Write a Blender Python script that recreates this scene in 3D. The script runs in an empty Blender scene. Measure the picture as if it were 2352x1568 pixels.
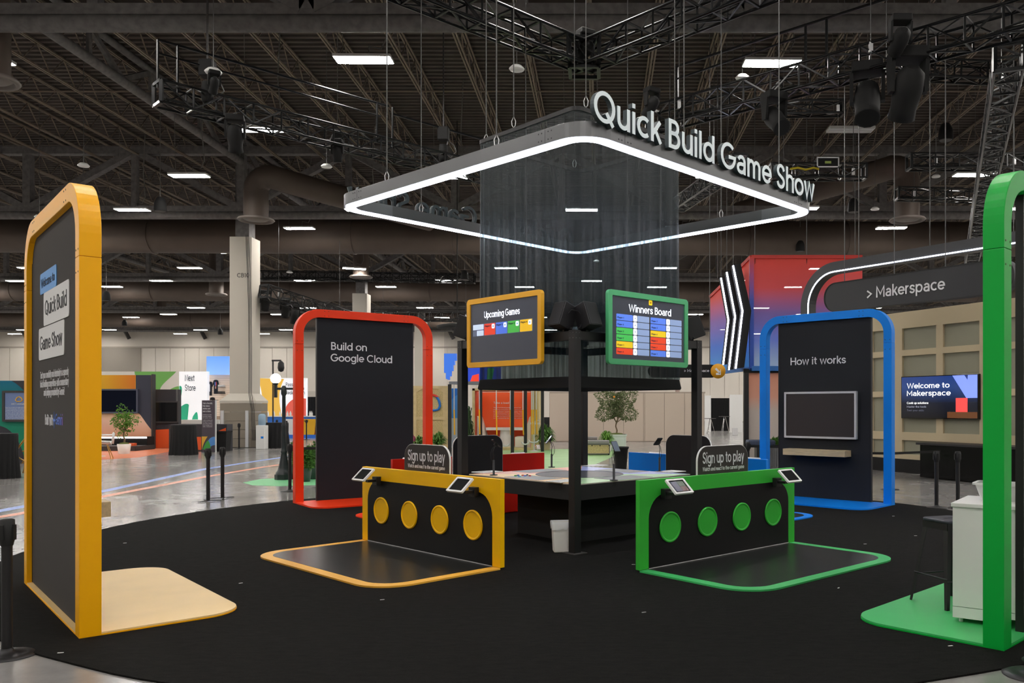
import bpy, bmesh, math, random
from mathutils import Vector, Matrix
random.seed(7)
PI = math.pi
scn = bpy.context.scene
COL = scn.collection
# ------------------------------------------------------------------ camera
cam = bpy.data.cameras.new('camera')
cam.sensor_width = 36.0
cam.lens = 1932 / 2352 * 36
cam.shift_x = (1176 - 1382) / 2352
cam.shift_y = (934 - 784) / 2352
cam.clip_end = 400
co = bpy.data.objects.new('camera', cam)
COL.objects.link(co)
co.location = (0, 0, 1.65)
co.rotation_euler = (PI / 2, 0, 0)
scn.camera = co
scn.view_settings.view_transform = 'Standard'
scn.view_settings.look = 'None'
scn.view_settings.gamma = 1.0
scn.view_settings.use_curve_mapping = False
scn.view_settings.exposure = 0.0
# ------------------------------------------------------------------ world (the hall is closed; only a trace leaks in)
w = bpy.data.worlds.new('world'); scn.world = w
w.use_nodes = True
w.node_tree.nodes['Background'].inputs[0].default_value = (.8, .85, 1, 1)
w.node_tree.nodes['Background'].inputs[1].default_value = 0.05
LAMP = 106.0      # radiance of the ceiling panels
LED = 14.0         # radiance of the LED strips
# ------------------------------------------------------------------ materials
def lin(h):
    h = h.lstrip('#'); r = []
    for i in (0, 2, 4):
        c = int(h[i:i+2], 16) / 255
        r.append(c / 12.92 if c <= .04045 else ((c + .055) / 1.055) ** 2.4)
    return (*r, 1)
MATS = {}
def mat(name, col, rough=.5, metal=0, emit=0, noise=0, nscale=20, bump=0, bscale=200, stretch=None, spec=None, ecol=None, coat=0):
    if name in MATS: return MATS[name]
    m = bpy.data.materials.new(name); m.use_nodes = True
    nt = m.node_tree; b = nt.nodes['Principled BSDF']
    c = lin(col)
    b.inputs['Base Color'].default_value = c
    b.inputs['Roughness'].default_value = rough
    b.inputs['Metallic'].default_value = metal
    if spec is not None: b.inputs['Specular IOR Level'].default_value = spec
    if coat: b.inputs['Coat Weight'].default_value = coat; b.inputs['Coat Roughness'].default_value = .08
    if emit:
        b.inputs['Emission Color'].default_value = lin(ecol) if ecol else c
        b.inputs['Emission Strength'].default_value = emit
    if noise or bump:
        tc = nt.nodes.new('ShaderNodeTexCoord'); mp = nt.nodes.new('ShaderNodeMapping')
        nt.links.new(tc.outputs['Object'], mp.inputs[0])
        if stretch: mp.inputs['Scale'].default_value = stretch
    if noise:
        n = nt.nodes.new('ShaderNodeTexNoise'); n.inputs['Scale'].default_value = nscale; n.inputs['Detail'].default_value = 5
        nt.links.new(mp.outputs[0], n.inputs['Vector'])
        r = nt.nodes.new('ShaderNodeValToRGB')
        r.color_ramp.elements[0].position = .3; r.color_ramp.elements[1].position = .7
        r.color_ramp.elements[0].color = tuple(x * (1 - noise) for x in c[:3]) + (1,)
        r.color_ramp.elements[1].color = tuple(min(1, x * (1 + noise)) for x in c[:3]) + (1,)
        nt.links.new(n.outputs[0], r.inputs[0]); nt.links.new(r.outputs[0], b.inputs['Base Color'])
    if bump:
        n2 = nt.nodes.new('ShaderNodeTexNoise'); n2.inputs['Scale'].default_value = bscale; n2.inputs['Detail'].default_value = 4
        nt.links.new(mp.outputs[0], n2.inputs['Vector'])
        bp = nt.nodes.new('ShaderNodeBump'); bp.inputs['Strength'].default_value = bump; bp.inputs['Distance'].default_value = .01
        nt.links.new(n2.outputs[0], bp.inputs['Height']); nt.links.new(bp.outputs[0], b.inputs['Normal'])
    MATS[name] = m
    return m
def grad(name, stops, axis='Z', lo=0, hi=1, rough=.5, alpha=None, emit=0):
    """colour ramp along an object axis (a printed gradient)"""
    if name in MATS: return MATS[name]
    m = bpy.data.materials.new(name); m.use_nodes = True; nt = m.node_tree; b = nt.nodes['Principled BSDF']
    tc = nt.nodes.new('ShaderNodeTexCoord'); sp = nt.nodes.new('ShaderNodeSeparateXYZ'); mr = nt.nodes.new('ShaderNodeMapRange')
    nt.links.new(tc.outputs['Object'], sp.inputs[0]); nt.links.new(sp.outputs[axis], mr.inputs[0])
    mr.inputs[1].default_value = lo; mr.inputs[2].default_value = hi
    r = nt.nodes.new('ShaderNodeValToRGB'); nt.links.new(mr.outputs[0], r.inputs[0])
    els = r.color_ramp.elements
    while len(els) < len(stops): els.new(.5)
    for e, (p, c) in zip(els, stops): e.position = p; e.color = lin(c)
    nt.links.new(r.outputs[0], b.inputs['Base Color']); b.inputs['Roughness'].default_value = rough
    if emit: nt.links.new(r.outputs[0], b.inputs['Emission Color']); b.inputs['Emission Strength'].default_value = emit
    if alpha is not None:
        b.inputs['Alpha'].default_value = alpha
    MATS[name] = m
    return m

M = dict(
 yellow=mat('yellow_laminate', '#ffb600', .42, spec=.3), yellow_pale=mat('pale_yellow_vinyl', '#eecd90', .45, noise=.04, nscale=3),
 green=mat('green_laminate', '#00a83c', .42, spec=.3), green_l=mat('green_vinyl', '#3fb464', .4, noise=.04, nscale=3),
 red=mat('red_orange_laminate', '#f03c12', .42, spec=.3), red2=mat('red_laminate', '#d41c06', .42, spec=.3),
 blue=mat('blue_laminate', '#0082ea', .42, spec=.3),
 ctop_y=mat('mustard_laminate', '#ffc400', .4, spec=.3), ctop_g=mat('leaf_green_laminate', '#38b43c', .4, spec=.3),
 black=mat('black_metal', '#171618', .45), blackm=mat('black_matte', '#0d0d0e', .8), blackg=mat('black_gloss', '#060608', .12),
 panel=mat('charcoal_fabric', '#14171e', .85, bump=.15, bscale=300), panel2=mat('warm_charcoal_fabric', '#3c3836', .9, bump=.15, bscale=300),
 cnt=mat('black_counter_face', '#0a0a0c', .5, spec=.3), sheen=mat('black_floor_vinyl', '#1a1b1b', .3, noise=.15, nscale=2),
 white=mat('white_plastic', '#e6e6e4', .4), whitel=mat('white_lettering', '#e4e4e8', .5),
 grey=mat('grey_metal', '#6d6d6d', .45, metal=.3), silver=mat('silver_metal', '#d8d8da', .4, metal=.2),
 alu=mat('aluminium', '#a9a9ab', .35, metal=.9), dark=mat('dark_steel', '#3f3c3c', .6),
 steel=mat('grey_primed_steel', '#6c6968', .75, noise=.25, nscale=6), deck=mat('deck_steel', '#4d4540', .8, noise=.15, nscale=2),
 joist=mat('joist_steel', '#7d7062', .7), duct=mat('duct_metal', '#564a42', .62, noise=.08, nscale=1.5),
 truss=mat('black_truss_metal', '#161718', .32, metal=.5), wire=mat('wire_steel', '#5c5c5c', .6), cable=mat('grey_cable', '#6d6a66', .6),
 screen=mat('dark_screen', '#18191c', .14), wood=mat('pale_wood', '#c9b48f', .55, noise=.12, nscale=6, stretch=(1, 8, 8)),
 osb=mat('strand_board', '#c9b582', .8, noise=.28, nscale=30), pine=mat('pine_board', '#d2bd8c', .6, noise=.1, nscale=5),
 lamp=mat('lamp_diffuser', '#ffffff', .5, emit=LAMP, ecol='#fffaf3'), led=mat('led_strip', '#ffffff', .5, emit=LED, ecol='#e6eaff'),
 globe=mat('globe_lamp', '#ffffff', .5, emit=4, ecol='#fffaf3'), leaf=mat('leaf_green', '#5f8f2e', .6, noise=.35, nscale=9),
 leafd=mat('olive_leaf', '#67724a', .6, noise=.35, nscale=9), leafb=mat('fern_green', '#467420', .6, noise=.3, nscale=9),
 bark=mat('bark', '#7d6a52', .85), soil=mat('moss', '#5f6a2c', .95), pot=mat('white_pot', '#e8e2da', .6), potg=mat('dark_green_pot', '#1d4230', .5),
 drape=mat('black_cloth', '#151517', .9), orange=mat('orange_panel', '#f8622a', .5), beige=mat('beige_wall_paint', '#c8b898', .6),
 sage=mat('sage_panel', '#94927f', .6), navy=mat('navy_upholstery', '#3a4358', .8), gold=mat('brass_tube', '#c39a4c', .3, metal=.6),
 chrome=mat('chrome', '#d8d8d8', .15, metal=1), crimson=mat('crimson_thing', '#c02418', .5), water=mat('blue_water_bottle', '#8fa9bd', .1),
 cladd=mat('column_paint', '#c8c2b6', .6), clad2=mat('column_base_cladding', '#8d8477', .7), teal=mat('teal_panel', '#0f8a6c', .5),
 mint=mat('mint_planter', '#dfeae0', .5), plate=mat('ring_metal', '#6f7072', .33, metal=.75), platel=mat('ring_joint_metal', '#8a8d90', .3, metal=.75),
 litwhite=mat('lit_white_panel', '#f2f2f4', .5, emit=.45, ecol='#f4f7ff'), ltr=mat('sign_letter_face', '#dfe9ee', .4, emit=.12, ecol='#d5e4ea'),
 greybox=mat('grey_lit_row', '#9fb4dc', .4, emit=.5), rubber=mat('rubber', '#101010', .7), yel2=mat('yellow_chain', '#f4b800', .5),
)
def em(name, col, s=.8):
    return mat(name, col, .25, emit=s)
# ------------------------------------------------------------------ mesh helpers
class MB:
    def __init__(s): s.v = []; s.f = []; s.m = Matrix.Identity(4); s.sm = []
    def add(s, vs, fs, smooth=False):
        n = len(s.v); s.v += [tuple(s.m @ Vector(p)) for p in vs]
        for f in fs: s.f.append(tuple(i + n for i in f)); s.sm.append(smooth)
        return s
    def box(s, x0, x1, y0, y1, z0, z1):
        if x0 > x1: x0, x1 = x1, x0
        if y0 > y1: y0, y1 = y1, y0
        if z0 > z1: z0, z1 = z1, z0
        return s.add([(x0,y0,z0),(x1,y0,z0),(x1,y1,z0),(x0,y1,z0),(x0,y0,z1),(x1,y0,z1),(x1,y1,z1),(x0,y1,z1)],
            [(0,3,2,1),(4,5,6,7),(0,1,5,4),(1,2,6,5),(2,3,7,6),(3,0,4,7)])
    def bar(s, a, b, w, h=None, n=4, smooth=False):
        """prism with n sides (or a w x h box) from a to b"""
        a = Vector(a); b = Vector(b); d = b - a
        if d.length < 1e-6: return s
        d.normalize(); up = Vector((0,0,1)) if abs(d.z) < .95 else Vector((0,1,0))
        x = d.cross(up).normalized(); y = x.cross(d).normalized()
        if h is None: h = w
        if n == 4: o = [(-.5,-.5),(.5,-.5),(.5,.5),(-.5,.5)]
        else: o = [(.5*math.cos(2*PI*k/n), .5*math.sin(2*PI*k/n)) for k in range(n)]
        vs = [a + x*p*w + y*q*h for p, q in o] + [b + x*p*w + y*q*h for p, q in o]
        fs = [(k, (k+1) % n, n+(k+1) % n, n+k) for k in range(n)]
        s.add(vs, fs, smooth); return s.add(vs, [tuple(range(n))[::-1], tuple(range(n, 2*n))])
    def tube(s, pts, r, n=6, closed=False):
        pts = [Vector(p) for p in pts]; N = len(pts); vs = []
        prev = None
        for i, p in enumerate(pts):
            if closed: d = pts[(i+1) % N] - pts[i-1]
            else: d = pts[min(i+1, N-1)] - pts[max(i-1, 0)]
            if d.length < 1e-9: d = Vector((0,0,1))
            d.normalize()
            if prev is None: up = Vector((0,0,1)) if abs(d.z) < .9 else Vector((1,0,0))
            else: up = prev
            x = d.cross(up)
            if x.length < 1e-4: x = d.cross(Vector((1,.3,0)))
            x.normalize(); y = x.cross(d).normalized(); prev = y
            rr = r[i] if isinstance(r, (list, tuple)) else r
            vs += [p + x*rr*math.cos(2*PI*k/n) + y*rr*math.sin(2*PI*k/n) for k in range(n)]
        fs = []
        for i in range(N if closed else N-1):
            j = (i+1) % N
            for k in range(n): fs.append((i*n+k, i*n+(k+1) % n, j*n+(k+1) % n, j*n+k))
        s.add(vs, fs, True)
        if not closed: s.add(vs[:n], [tuple(range(n))[::-1]]); s.add(vs[-n:], [tuple(range(n))])
        return s
    def lathe(s, prof, c=(0,0,0), n=20):
        vs = []
        for r, z in prof: vs += [(c[0]+r*math.cos(2*PI*k/n), c[1]+r*math.sin(2*PI*k/n), c[2]+z) for k in range(n)]
        fs = []
        for i in range(len(prof)-1):
            for k in range(n): fs.append((i*n+k, i*n+(k+1) % n, (i+1)*n+(k+1) % n, (i+1)*n+k))
        s.add(vs, fs, True)
        if prof[0][0] > 1e-4: s.add(vs[:n], [tuple(range(n))[::-1]])
        if prof[-1][0] > 1e-4: s.add(vs[-n:], [tuple(range(n))])
        return s
    def prism(s, poly, t0, t1, plane='xz'):
        """extrude a closed 2-d outline; plane xz -> along y, xy -> along z, yz -> along x"""
        def q(p, t): return {'xz': (p[0], t, p[1]), 'xy': (p[0], p[1], t), 'yz': (t, p[0], p[1])}[plane]
        n = len(poly); vs = [q(p, t0) for p in poly] + [q(p, t1) for p in poly]
        fs = [tuple(range(n)), tuple(range(n, 2*n))[::-1]] + [(k, n+k, n+(k+1) % n, (k+1) % n) for k in range(n)]
        return s.add(vs, fs)
    def ringprism(s, outer, inner, t0, t1, plane='xz', closed=True):
        def q(p, t): return {'xz': (p[0], t, p[1]), 'xy': (p[0], p[1], t), 'yz': (t, p[0], p[1])}[plane]
        n = len(outer); vs = []
        for P in (outer, inner):
            for t in (t0, t1): vs += [q(p, t) for p in P]
        fs = []
        for k in range(n if closed else n-1):
            j = (k+1) % n
            fs += [(k, j, n+j, n+k), (2*n+k, 3*n+k, 3*n+j, 2*n+j), (k, 2*n+k, 2*n+j, j), (n+k, n+j, 3*n+j, 3*n+k)]
        if not closed: fs += [(0, n, 3*n, 2*n), (n-1, 3*n-1, 4*n-1, 2*n-1)]
        return s.add(vs, fs)
    def build(s, name, m, parent=None, label=None, kind=None, bevel=0, loc=None, rot=None):
        me = bpy.data.meshes.new(name); me.from_pydata(s.v, [], s.f); me.update()
        bm = bmesh.new(); bm.from_mesh(me); bmesh.ops.recalc_face_normals(bm, faces=bm.faces); bm.to_mesh(me); bm.free()
        for p, q in zip(me.polygons, s.sm): p.use_smooth = q
        if m: me.materials.append(m)
        o = bpy.data.objects.new(name, me); COL.objects.link(o)
        if parent: o.parent = parent
        if loc: o.location = loc
        if rot: o.rotation_euler = rot
        if label: o['label'] = label
        if kind: o['kind'] = kind
        if bevel:
            b = o.modifiers.new('bevel', 'BEVEL'); b.width = bevel; b.segments = 2; b.limit_method = 'ANGLE'; b.angle_limit = 1.0
        return o
def tag(o, label, cat, group=None, kind=None):
    o['label'] = label; o['category'] = cat
    if group: o['group'] = group
    if kind: o['kind'] = kind
    return o
def thing(name, label, cat, loc=(0,0,0), rz=0, group=None):
    o = bpy.data.objects.new(name, None); COL.objects.link(o)
    o.empty_display_size = .1
    o.location = loc; o.rotation_euler = (0, 0, rz)
    return tag(o, label, cat, group)
def dup(root, loc=None, rz=None, label=None, group=None):
    r = root.copy(); COL.objects.link(r)
    if loc is not None: r.location = loc
    if rz is not None: r.rotation_euler = (0, 0, rz)
    if label: r['label'] = label
    if group: r['group'] = group
    for ch in list(root.children):
        c = ch.copy(); COL.objects.link(c); c.parent = r
        for g in list(ch.children):
            d = g.copy(); COL.objects.link(d); d.parent = c
    return r
def rrect(x0, x1, z0, z1, r, n=8, corners=(1,1,1,1)):
    """rounded rectangle; corners order: lower-left, lower-right, upper-right, upper-left; same vertex count always"""
    cs = [(x0, z0, PI), (x1, z0, 1.5*PI), (x1, z1, 0), (x0, z1, .5*PI)]; out = []
    sx = [1,-1,-1,1]; sz = [1,1,-1,-1]
    for i, (x, z, a) in enumerate(cs):
        rr = r if corners[i] else .0005
        cx = x + sx[i]*rr; cz = z + sz[i]*rr
        for k in range(n+1):
            t = a + .5*PI*k/n
            out.append((cx + rr*math.cos(t), cz + rr*math.sin(t)))
    return out
# ---- a plain geometric stroke alphabet (cap height 1, x-height .72), swept to ribbons of even weight
def _arc(cx, cy, rx, ry, a0, a1, n=None):
    n = n or max(4, int(abs(a1-a0)/14))
    return [(cx+rx*math.cos(math.radians(a0+(a1-a0)*k/n)), cy+ry*math.sin(math.radians(a0+(a1-a0)*k/n))) for k in range(n+1)]
def _smooth(p, n=5):
    out = []; q = [p[0]]+list(p)+[p[-1]]
    for i in range(1, len(q)-2):
        for k in range(n):
            t = k/n; a, b, c, d = q[i-1], q[i], q[i+1], q[i+2]
            out.append(tuple(.5*((2*b[j])+(-a[j]+c[j])*t+(2*a[j]-5*b[j]+4*c[j]-d[j])*t*t+(-a[j]+3*b[j]-3*c[j]+d[j])*t**3) for j in (0, 1)))
    return out+[p[-1]]
_o = lambda cx, rx=.27: [_arc(cx, .36, rx, .29, 0, 360, 22)]
_n = lambda x, r: [[(x, 0), (x, .42)]+_arc(x+r, .43, r, .22, 180, 0)+[(x+2*r, 0)]]
def _sc(x0, y0, w, h): return _smooth([(x0+w*a, y0+h*b) for a, b in ((.94,.80),(.78,.97),(.5,1.04),(.2,.96),(.08,.76),(.2,.6),(.5,.5),(.82,.39),(.94,.22),(.8,.04),(.5,-.04),(.18,.03),(.03,.2))])
GL = {
 'a': (.66, [[(.54,0),(.54,.42)]+_arc(.33,.44,.21,.21,0,155), [(.54,.38),(.34,.38)]+_arc(.29,.22,.19,.155,90,270)+_arc(.34,.25,.2,.185,270,350)]),
 'b': (.72, [[(.1,0),(.1,1)]]+_o(.37)), 'c': (.63, [_arc(.36,.36,.28,.29,48,312)]), 'd': (.72, [[(.62,0),(.62,1)]]+_o(.35)),
 'e': (.69, [[(.08,.36),(.62,.36)]+_arc(.35,.36,.275,.29,0,322)]), 'f': (.38, [[(.17,0),(.17,.76)]+_arc(.36,.76,.19,.17,180,95), [(.02,.66),(.36,.66)]]),
 'g': (.72, _o(.35)+[[(.62,.72),(.62,-.02)]+_arc(.36,-.02,.26,.2,0,-150)]), 'h': (.66, [[(.1,0),(.1,1)]]+_n(.1,.23)), 'i': (.22, [[(.11,0),(.11,.72)], [(.11,.84),(.11,.99)]]),
 'j': (.22, [[(.11,.72),(.11,-.2),(.0,-.26)], [(.11,.84),(.11,.99)]]), 'k': (.56, [[(.1,0),(.1,1)], [(.12,.26),(.5,.72)], [(.24,.41),(.53,0)]]), 'l': (.22, [[(.11,0),(.11,1)]]),
 'm': (1.0, [[(.1,0),(.1,.72)]]+_n(.1,.19)+_n(.48,.19)), 'n': (.66, [[(.1,0),(.1,.72)]]+_n(.1,.23)), 'o': (.72, _o(.36,.29)),
 'p': (.72, [[(.1,-.28),(.1,.72)]]+_o(.37)), 'q': (.72, [[(.62,-.28),(.62,.72)]]+_o(.35)), 'r': (.40, [[(.1,0),(.1,.72)], [(.1,.4)]+_arc(.32,.42,.22,.23,180,80)]),
 's': (.55, [_sc(.06,.085,.44,.55)]), 't': (.42, [[(.19,.93),(.19,.22)]+_arc(.34,.22,.15,.15,180,275), [(.03,.66),(.39,.66)]]),
 'u': (.66, [[(.1,.72),(.1,.3)]+_arc(.33,.29,.23,.22,180,360)+[(.56,.72)], [(.56,0),(.56,.3)]]), 'v': (.58, [[(.05,.72),(.29,.03),(.53,.72)]]),
 'w': (.86, [[(.05,.72),(.23,.03),(.43,.69),(.63,.03),(.81,.72)]]), 'x': (.56, [[(.05,.72),(.51,0)], [(.51,.72),(.05,0)]]), 'y': (.58, [[(.05,.72),(.3,.05)], [(.54,.72),(.18,-.28)]]),
 'z': (.54, [[(.06,.65),(.47,.65),(.06,.07),(.49,.07)]]),
 'A': (.76, [[(.04,0),(.38,.95),(.72,0)], [(.16,.32),(.6,.32)]]), 'B': (.68, [[(.32,.53)]+_arc(.34,.3,.24,.23,90,-90)+[(.1,.07),(.1,.93)]+_arc(.32,.73,.2,.2,90,-90)+[(.1,.53)]]),
 'C': (.88, [_arc(.48,.5,.41,.43,45,315)]), 'D': (.82, [[(.1,.5),(.1,.93)]+_arc(.34,.5,.4,.43,90,-90)+[(.1,.07),(.1,.5)]]), 'E': (.62, [[(.56,.93),(.1,.93),(.1,.07),(.57,.07)], [(.1,.5),(.52,.5)]]),
 'G': (.95, [_arc(.48,.5,.41,.43,45,358)+[(.5,.47)]]), 'H': (.80, [[(.1,0),(.1,1)], [(.7,0),(.7,1)], [(.1,.5),(.7,.5)]]), 'I': (.22, [[(.11,0),(.11,1)]]),
 'J': (.5, [[(.4,1),(.4,.28)]+_arc(.22,.28,.18,.21,0,-160)]), 'K': (.66, [[(.1,0),(.1,1)], [(.1,.34),(.6,1)], [(.28,.56),(.62,0)]]), 'L': (.56, [[(.1,1),(.1,.07),(.53,.07)]]),
 'M': (.96, [[(.1,0),(.1,.94),(.48,.28),(.86,.94),(.86,0)]]), 'N': (.8, [[(.1,0),(.1,.93),(.7,.07),(.7,1)]]), 'O': (.96, [_arc(.48,.5,.41,.43,0,360,28)]),
 'P': (.66, [[(.1,0),(.1,.93)]+_arc(.34,.68,.25,.25,90,-90)+[(.1,.43)]]), 'Q': (.98, [_arc(.48,.5,.41,.43,0,360,28), [(.56,.34),(.86,-.04)]]), 'R': (.68, [[(.1,0),(.1,.93)]+_arc(.34,.7,.23,.23,90,-90)+[(.1,.47)], [(.34,.46),(.62,0)]]),
 'S': (.66, [_sc(.07,.1,.52,.8)]), 'T': (.66, [[(.03,.93),(.63,.93)], [(.33,.93),(.33,0)]]), 'U': (.78, [[(.1,1),(.1,.35)]+_arc(.39,.36,.29,.29,180,360)+[(.68,1)]]),
 'V': (.76, [[(.04,1),(.38,.04),(.72,1)]]), 'W': (1.16, [[(.05,1),(.31,.04),(.58,.94),(.85,.04),(1.11,1)]]), 'Y': (.7, [[(.04,1),(.35,.48),(.35,0)], [(.66,1),(.35,.48)]]),
 '0': (.66, [_arc(.33,.5,.25,.43,0,360,22)]), '1': (.4, [[(.06,.8),(.24,.93),(.24,0)]]), '2': (.6, [_arc(.3,.7,.21,.23,165,-30)+[(.08,.07),(.54,.07)]]),
 '3': (.6, [_arc(.28,.73,.2,.2,150,-80)+_arc(.28,.29,.23,.22,80,-155)]), '4': (.64, [[(.46,0),(.46,.93),(.06,.27),(.6,.27)]]),
 '>': (.66, [[(.08,.68),(.52,.38),(.08,.08)]]), '-': (.4, [[(.05,.36),(.34,.36)]]), '\u2013': (.6, [[(.05,.36),(.54,.36)]]), '.': (.2, [[(.1,0),(.1,.14)]]), ',': (.2, [[(.12,.12),(.06,-.12)]]),
 '!': (.24, [[(.12,.28),(.12,1)], [(.12,0),(.12,.14)]]), '#': (.6, [[(.2,.1),(.26,.9)],[(.4,.1),(.46,.9)],[(.06,.36),(.54,.36)],[(.08,.64),(.56,.64)]]), ' ': (.28, []), }
def text(body, width=None, cap=None, ext=.002, off=0.0, align='LEFT', sx=None, squeeze=1.0, wt=None):
    """lettering as a mesh in the xz plane, reading towards +x, front facing -y, baseline z=0; off > .01 asks for a heavier stroke"""
    wt = wt or (.115 if off < .008 else .135); h = wt/2
    x = 0; strokes = []
    for ch in body:
        adv, ss = GL.get(ch, GL[' '])
        for s in ss: strokes.append([(px+x, py) for px, py in s])
        x += adv + .045
    xs = [p[0] for s in strokes for p in s]; x0 = min(xs)-h; W0 = max(xs)+h-x0
    sc = cap if cap else width/W0
    kx = width/W0 if width else sc
    mb = MB(); j = 0
    for s in strokes:
        j += 1; e = ext + .00015*(j % 7)
        closed = math.dist(s[0], s[-1]) < 1e-6
        pts = s[:-1] if closed else s; n = len(pts); L = []; Rr = []
        q = []
        for p in pts:
            if not q or math.dist(q[-1], p) > 1e-4: q.append(p)
        pts = q; n = len(pts)
        for i, p in enumerate(pts):
            a = pts[i-1] if (i or closed) else None; b = pts[(i+1) % n] if (i < n-1 or closed) else None
            def nn(u, v):
                d = math.dist(u, v) or 1; return (-(v[1]-u[1])/d, (v[0]-u[0])/d)
            if a is None: m = nn(p, b); k = 1
            elif b is None: m = nn(a, p); k = 1
            else:
                n1, n2 = nn(a, p), nn(p, b); m = (n1[0]+n2[0], n1[1]+n2[1]); l = math.hypot(*m) or 1; m = (m[0]/l, m[1]/l)
                k = min(1/max(.35, m[0]*n1[0]+m[1]*n1[1]), 1.45)
            L.append((p[0]+m[0]*h*k, p[1]+m[1]*h*k)); Rr.append((p[0]-m[0]*h*k, p[1]-m[1]*h*k))
        m_ = len(L); V = []
        for yy in (-e, 0):
            V += [((px-x0)*kx, yy, py*sc) for px, py in L] + [((px-x0)*kx, yy, py*sc) for px, py in Rr]
        F = []
        for i in range(m_ if closed else m_-1):
            k2 = (i+1) % m_
            F += [(i, k2, m_+k2, m_+i), (2*m_+i, 3*m_+i, 3*m_+k2, 2*m_+k2), (i, 2*m_+i, 2*m_+k2, k2), (m_+i, m_+k2, 3*m_+k2, 3*m_+i)]
        if not closed: F += [(0, m_, 3*m_, 2*m_), (m_-1, 3*m_-1, 4*m_-1, 2*m_-1)]
        mb.add(V, F)
    return mb
# photograph pixel -> place in the hall
F0, CX, CY, HC = 1932.0, 1382.0, 934.0, 1.65
def P(u, v, Y): return Vector(((u-CX)*Y/F0, Y, HC-(v-CY)*Y/F0))
def G(u, v, z=0.0):
    Y = F0*(HC-z)/(v-CY); return Vector(((u-CX)*Y/F0, Y, z))
def zz(v, Y): return HC-(v-CY)*Y/F0
def xx(u, Y): return (u-CX)*Y/F0
def hit(o, d, u, v):
    """s along direction d from o (2-d) and height z where the ray of pixel u,v meets the upright plane"""
    k = (u-CX)/F0; s = (k*o[1]-o[0])/(d[0]-k*d[1]); Y = o[1]+s*d[1]
    return s, HC-(v-CY)*Y/F0
# ================================================================== THE SETTING
fl = bpy.data.materials.new('polished_concrete'); fl.use_nodes = True
nt = fl.node_tree; b = nt.nodes['Principled BSDF']
tc = nt.nodes.new('ShaderNodeTexCoord')
n1 = nt.nodes.new('ShaderNodeTexNoise'); n1.inputs['Scale'].default_value = .35; n1.inputs['Detail'].default_value = 8; n1.inputs['Roughness'].default_value = .65
n2 = nt.nodes.new('ShaderNodeTexNoise'); n2.inputs['Scale'].default_value = 2.2; n2.inputs['Detail'].default_value = 6
for n in (n1, n2): nt.links.new(tc.outputs['Object'], n.inputs['Vector'])
r1 = nt.nodes.new('ShaderNodeValToRGB'); r1.color_ramp.elements[0].position = .32; r1.color_ramp.elements[1].position = .68
r1.color_ramp.elements[0].color = lin('#6c6a68'); r1.color_ramp.elements[1].color = lin('#a3a19e')
nt.links.new(n1.outputs[0], r1.inputs[0]); nt.links.new(r1.outputs[0], b.inputs['Base Color'])
mr = nt.nodes.new('ShaderNodeMapRange'); mr.inputs[3].default_value = .1; mr.inputs[4].default_value = .3
nt.links.new(n2.outputs[0], mr.inputs[0]); nt.links.new(mr.outputs[0], b.inputs['Roughness'])
bp = nt.nodes.new('ShaderNodeBump'); bp.inputs['Strength'].default_value = .06; bp.inputs['Distance'].default_value = .02
nt.links.new(n2.outputs[0], bp.inputs['Height']); nt.links.new(bp.outputs[0], b.inputs['Normal'])
XL, XR, YB, YF, ZC = -68.0, 50.0, -22.0, 90.0, 12.55
def struct(name, mb, m, parent=None, **k):
    o = mb.build(name, m, parent, **k)
    if not parent: o['kind'] = 'structure'
    return o
floor = struct('floor', MB().box(XL, XR, YB, YF, -.2, 0), fl)
jt = MB()
for k in range(-6, 10): jt.box(XL, XR, 8.45*k+3, 8.45*k+3.012, 0, .0012)
for k in range(-5, 6): jt.box(8.6*k-4, 8.6*k-3.988, YB, YF, 0, .0012)
jt.build('floor_joint', mat('joint_filler', '#5c5955', .6), floor)
wallm = mat('grey_wall_paint', '#dcd5cb', .8, noise=.03, nscale=.5)
walls = {}
walls['back'] = struct('wall_back', MB().box(XL, XR, YF, YF+.3, 0, ZC+.2), wallm)
walls['left'] = struct('wall_left', MB().box(XL-.3, XL, YB, YF, 0, ZC+.2), wallm)
walls['right'] = struct('wall_right', MB().box(XR, XR+.3, YB, YF, 0, ZC+.2), wallm)
walls['front'] = struct('wall_front', MB().box(XL, XR, YB-.3, YB, 0, ZC+.2), wallm)
# folding wall leaves on the far wall, below a trim line
ztrim = zz(797, YF)
leafm = mat('wall_leaf_paint', '#e0d9cf', .75)
lm = MB().box(-.76, .76, -.09, 0, .1, ztrim-.12)
k = 0; x = XL + .8; first = None
while x < XR-.7:
    if first is None: first = lm.build('wall_panel', leafm, walls['back'], loc=(x, YF, 0))
    else:
        c = first.copy(); COL.objects.link(c); c.location = (x, YF, 0); c.parent = walls['back']
    x += 1.56
struct('trim_1', MB().box(XL, XR, YF-.16, YF, ztrim-.08, ztrim+.06), mat('trim_grey', '#a89f94', .6))
struct('baseboard_back', MB().box(XL, XR, YF-.12, YF, 0, .1), M['dark'])
struct('trim_2', MB().box(xx(229,YF-.1), xx(324,YF-.1), YF-.2, YF-.09, 3.2, ztrim-.1), mat('recess_paint', '#9b948b', .8))
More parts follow.
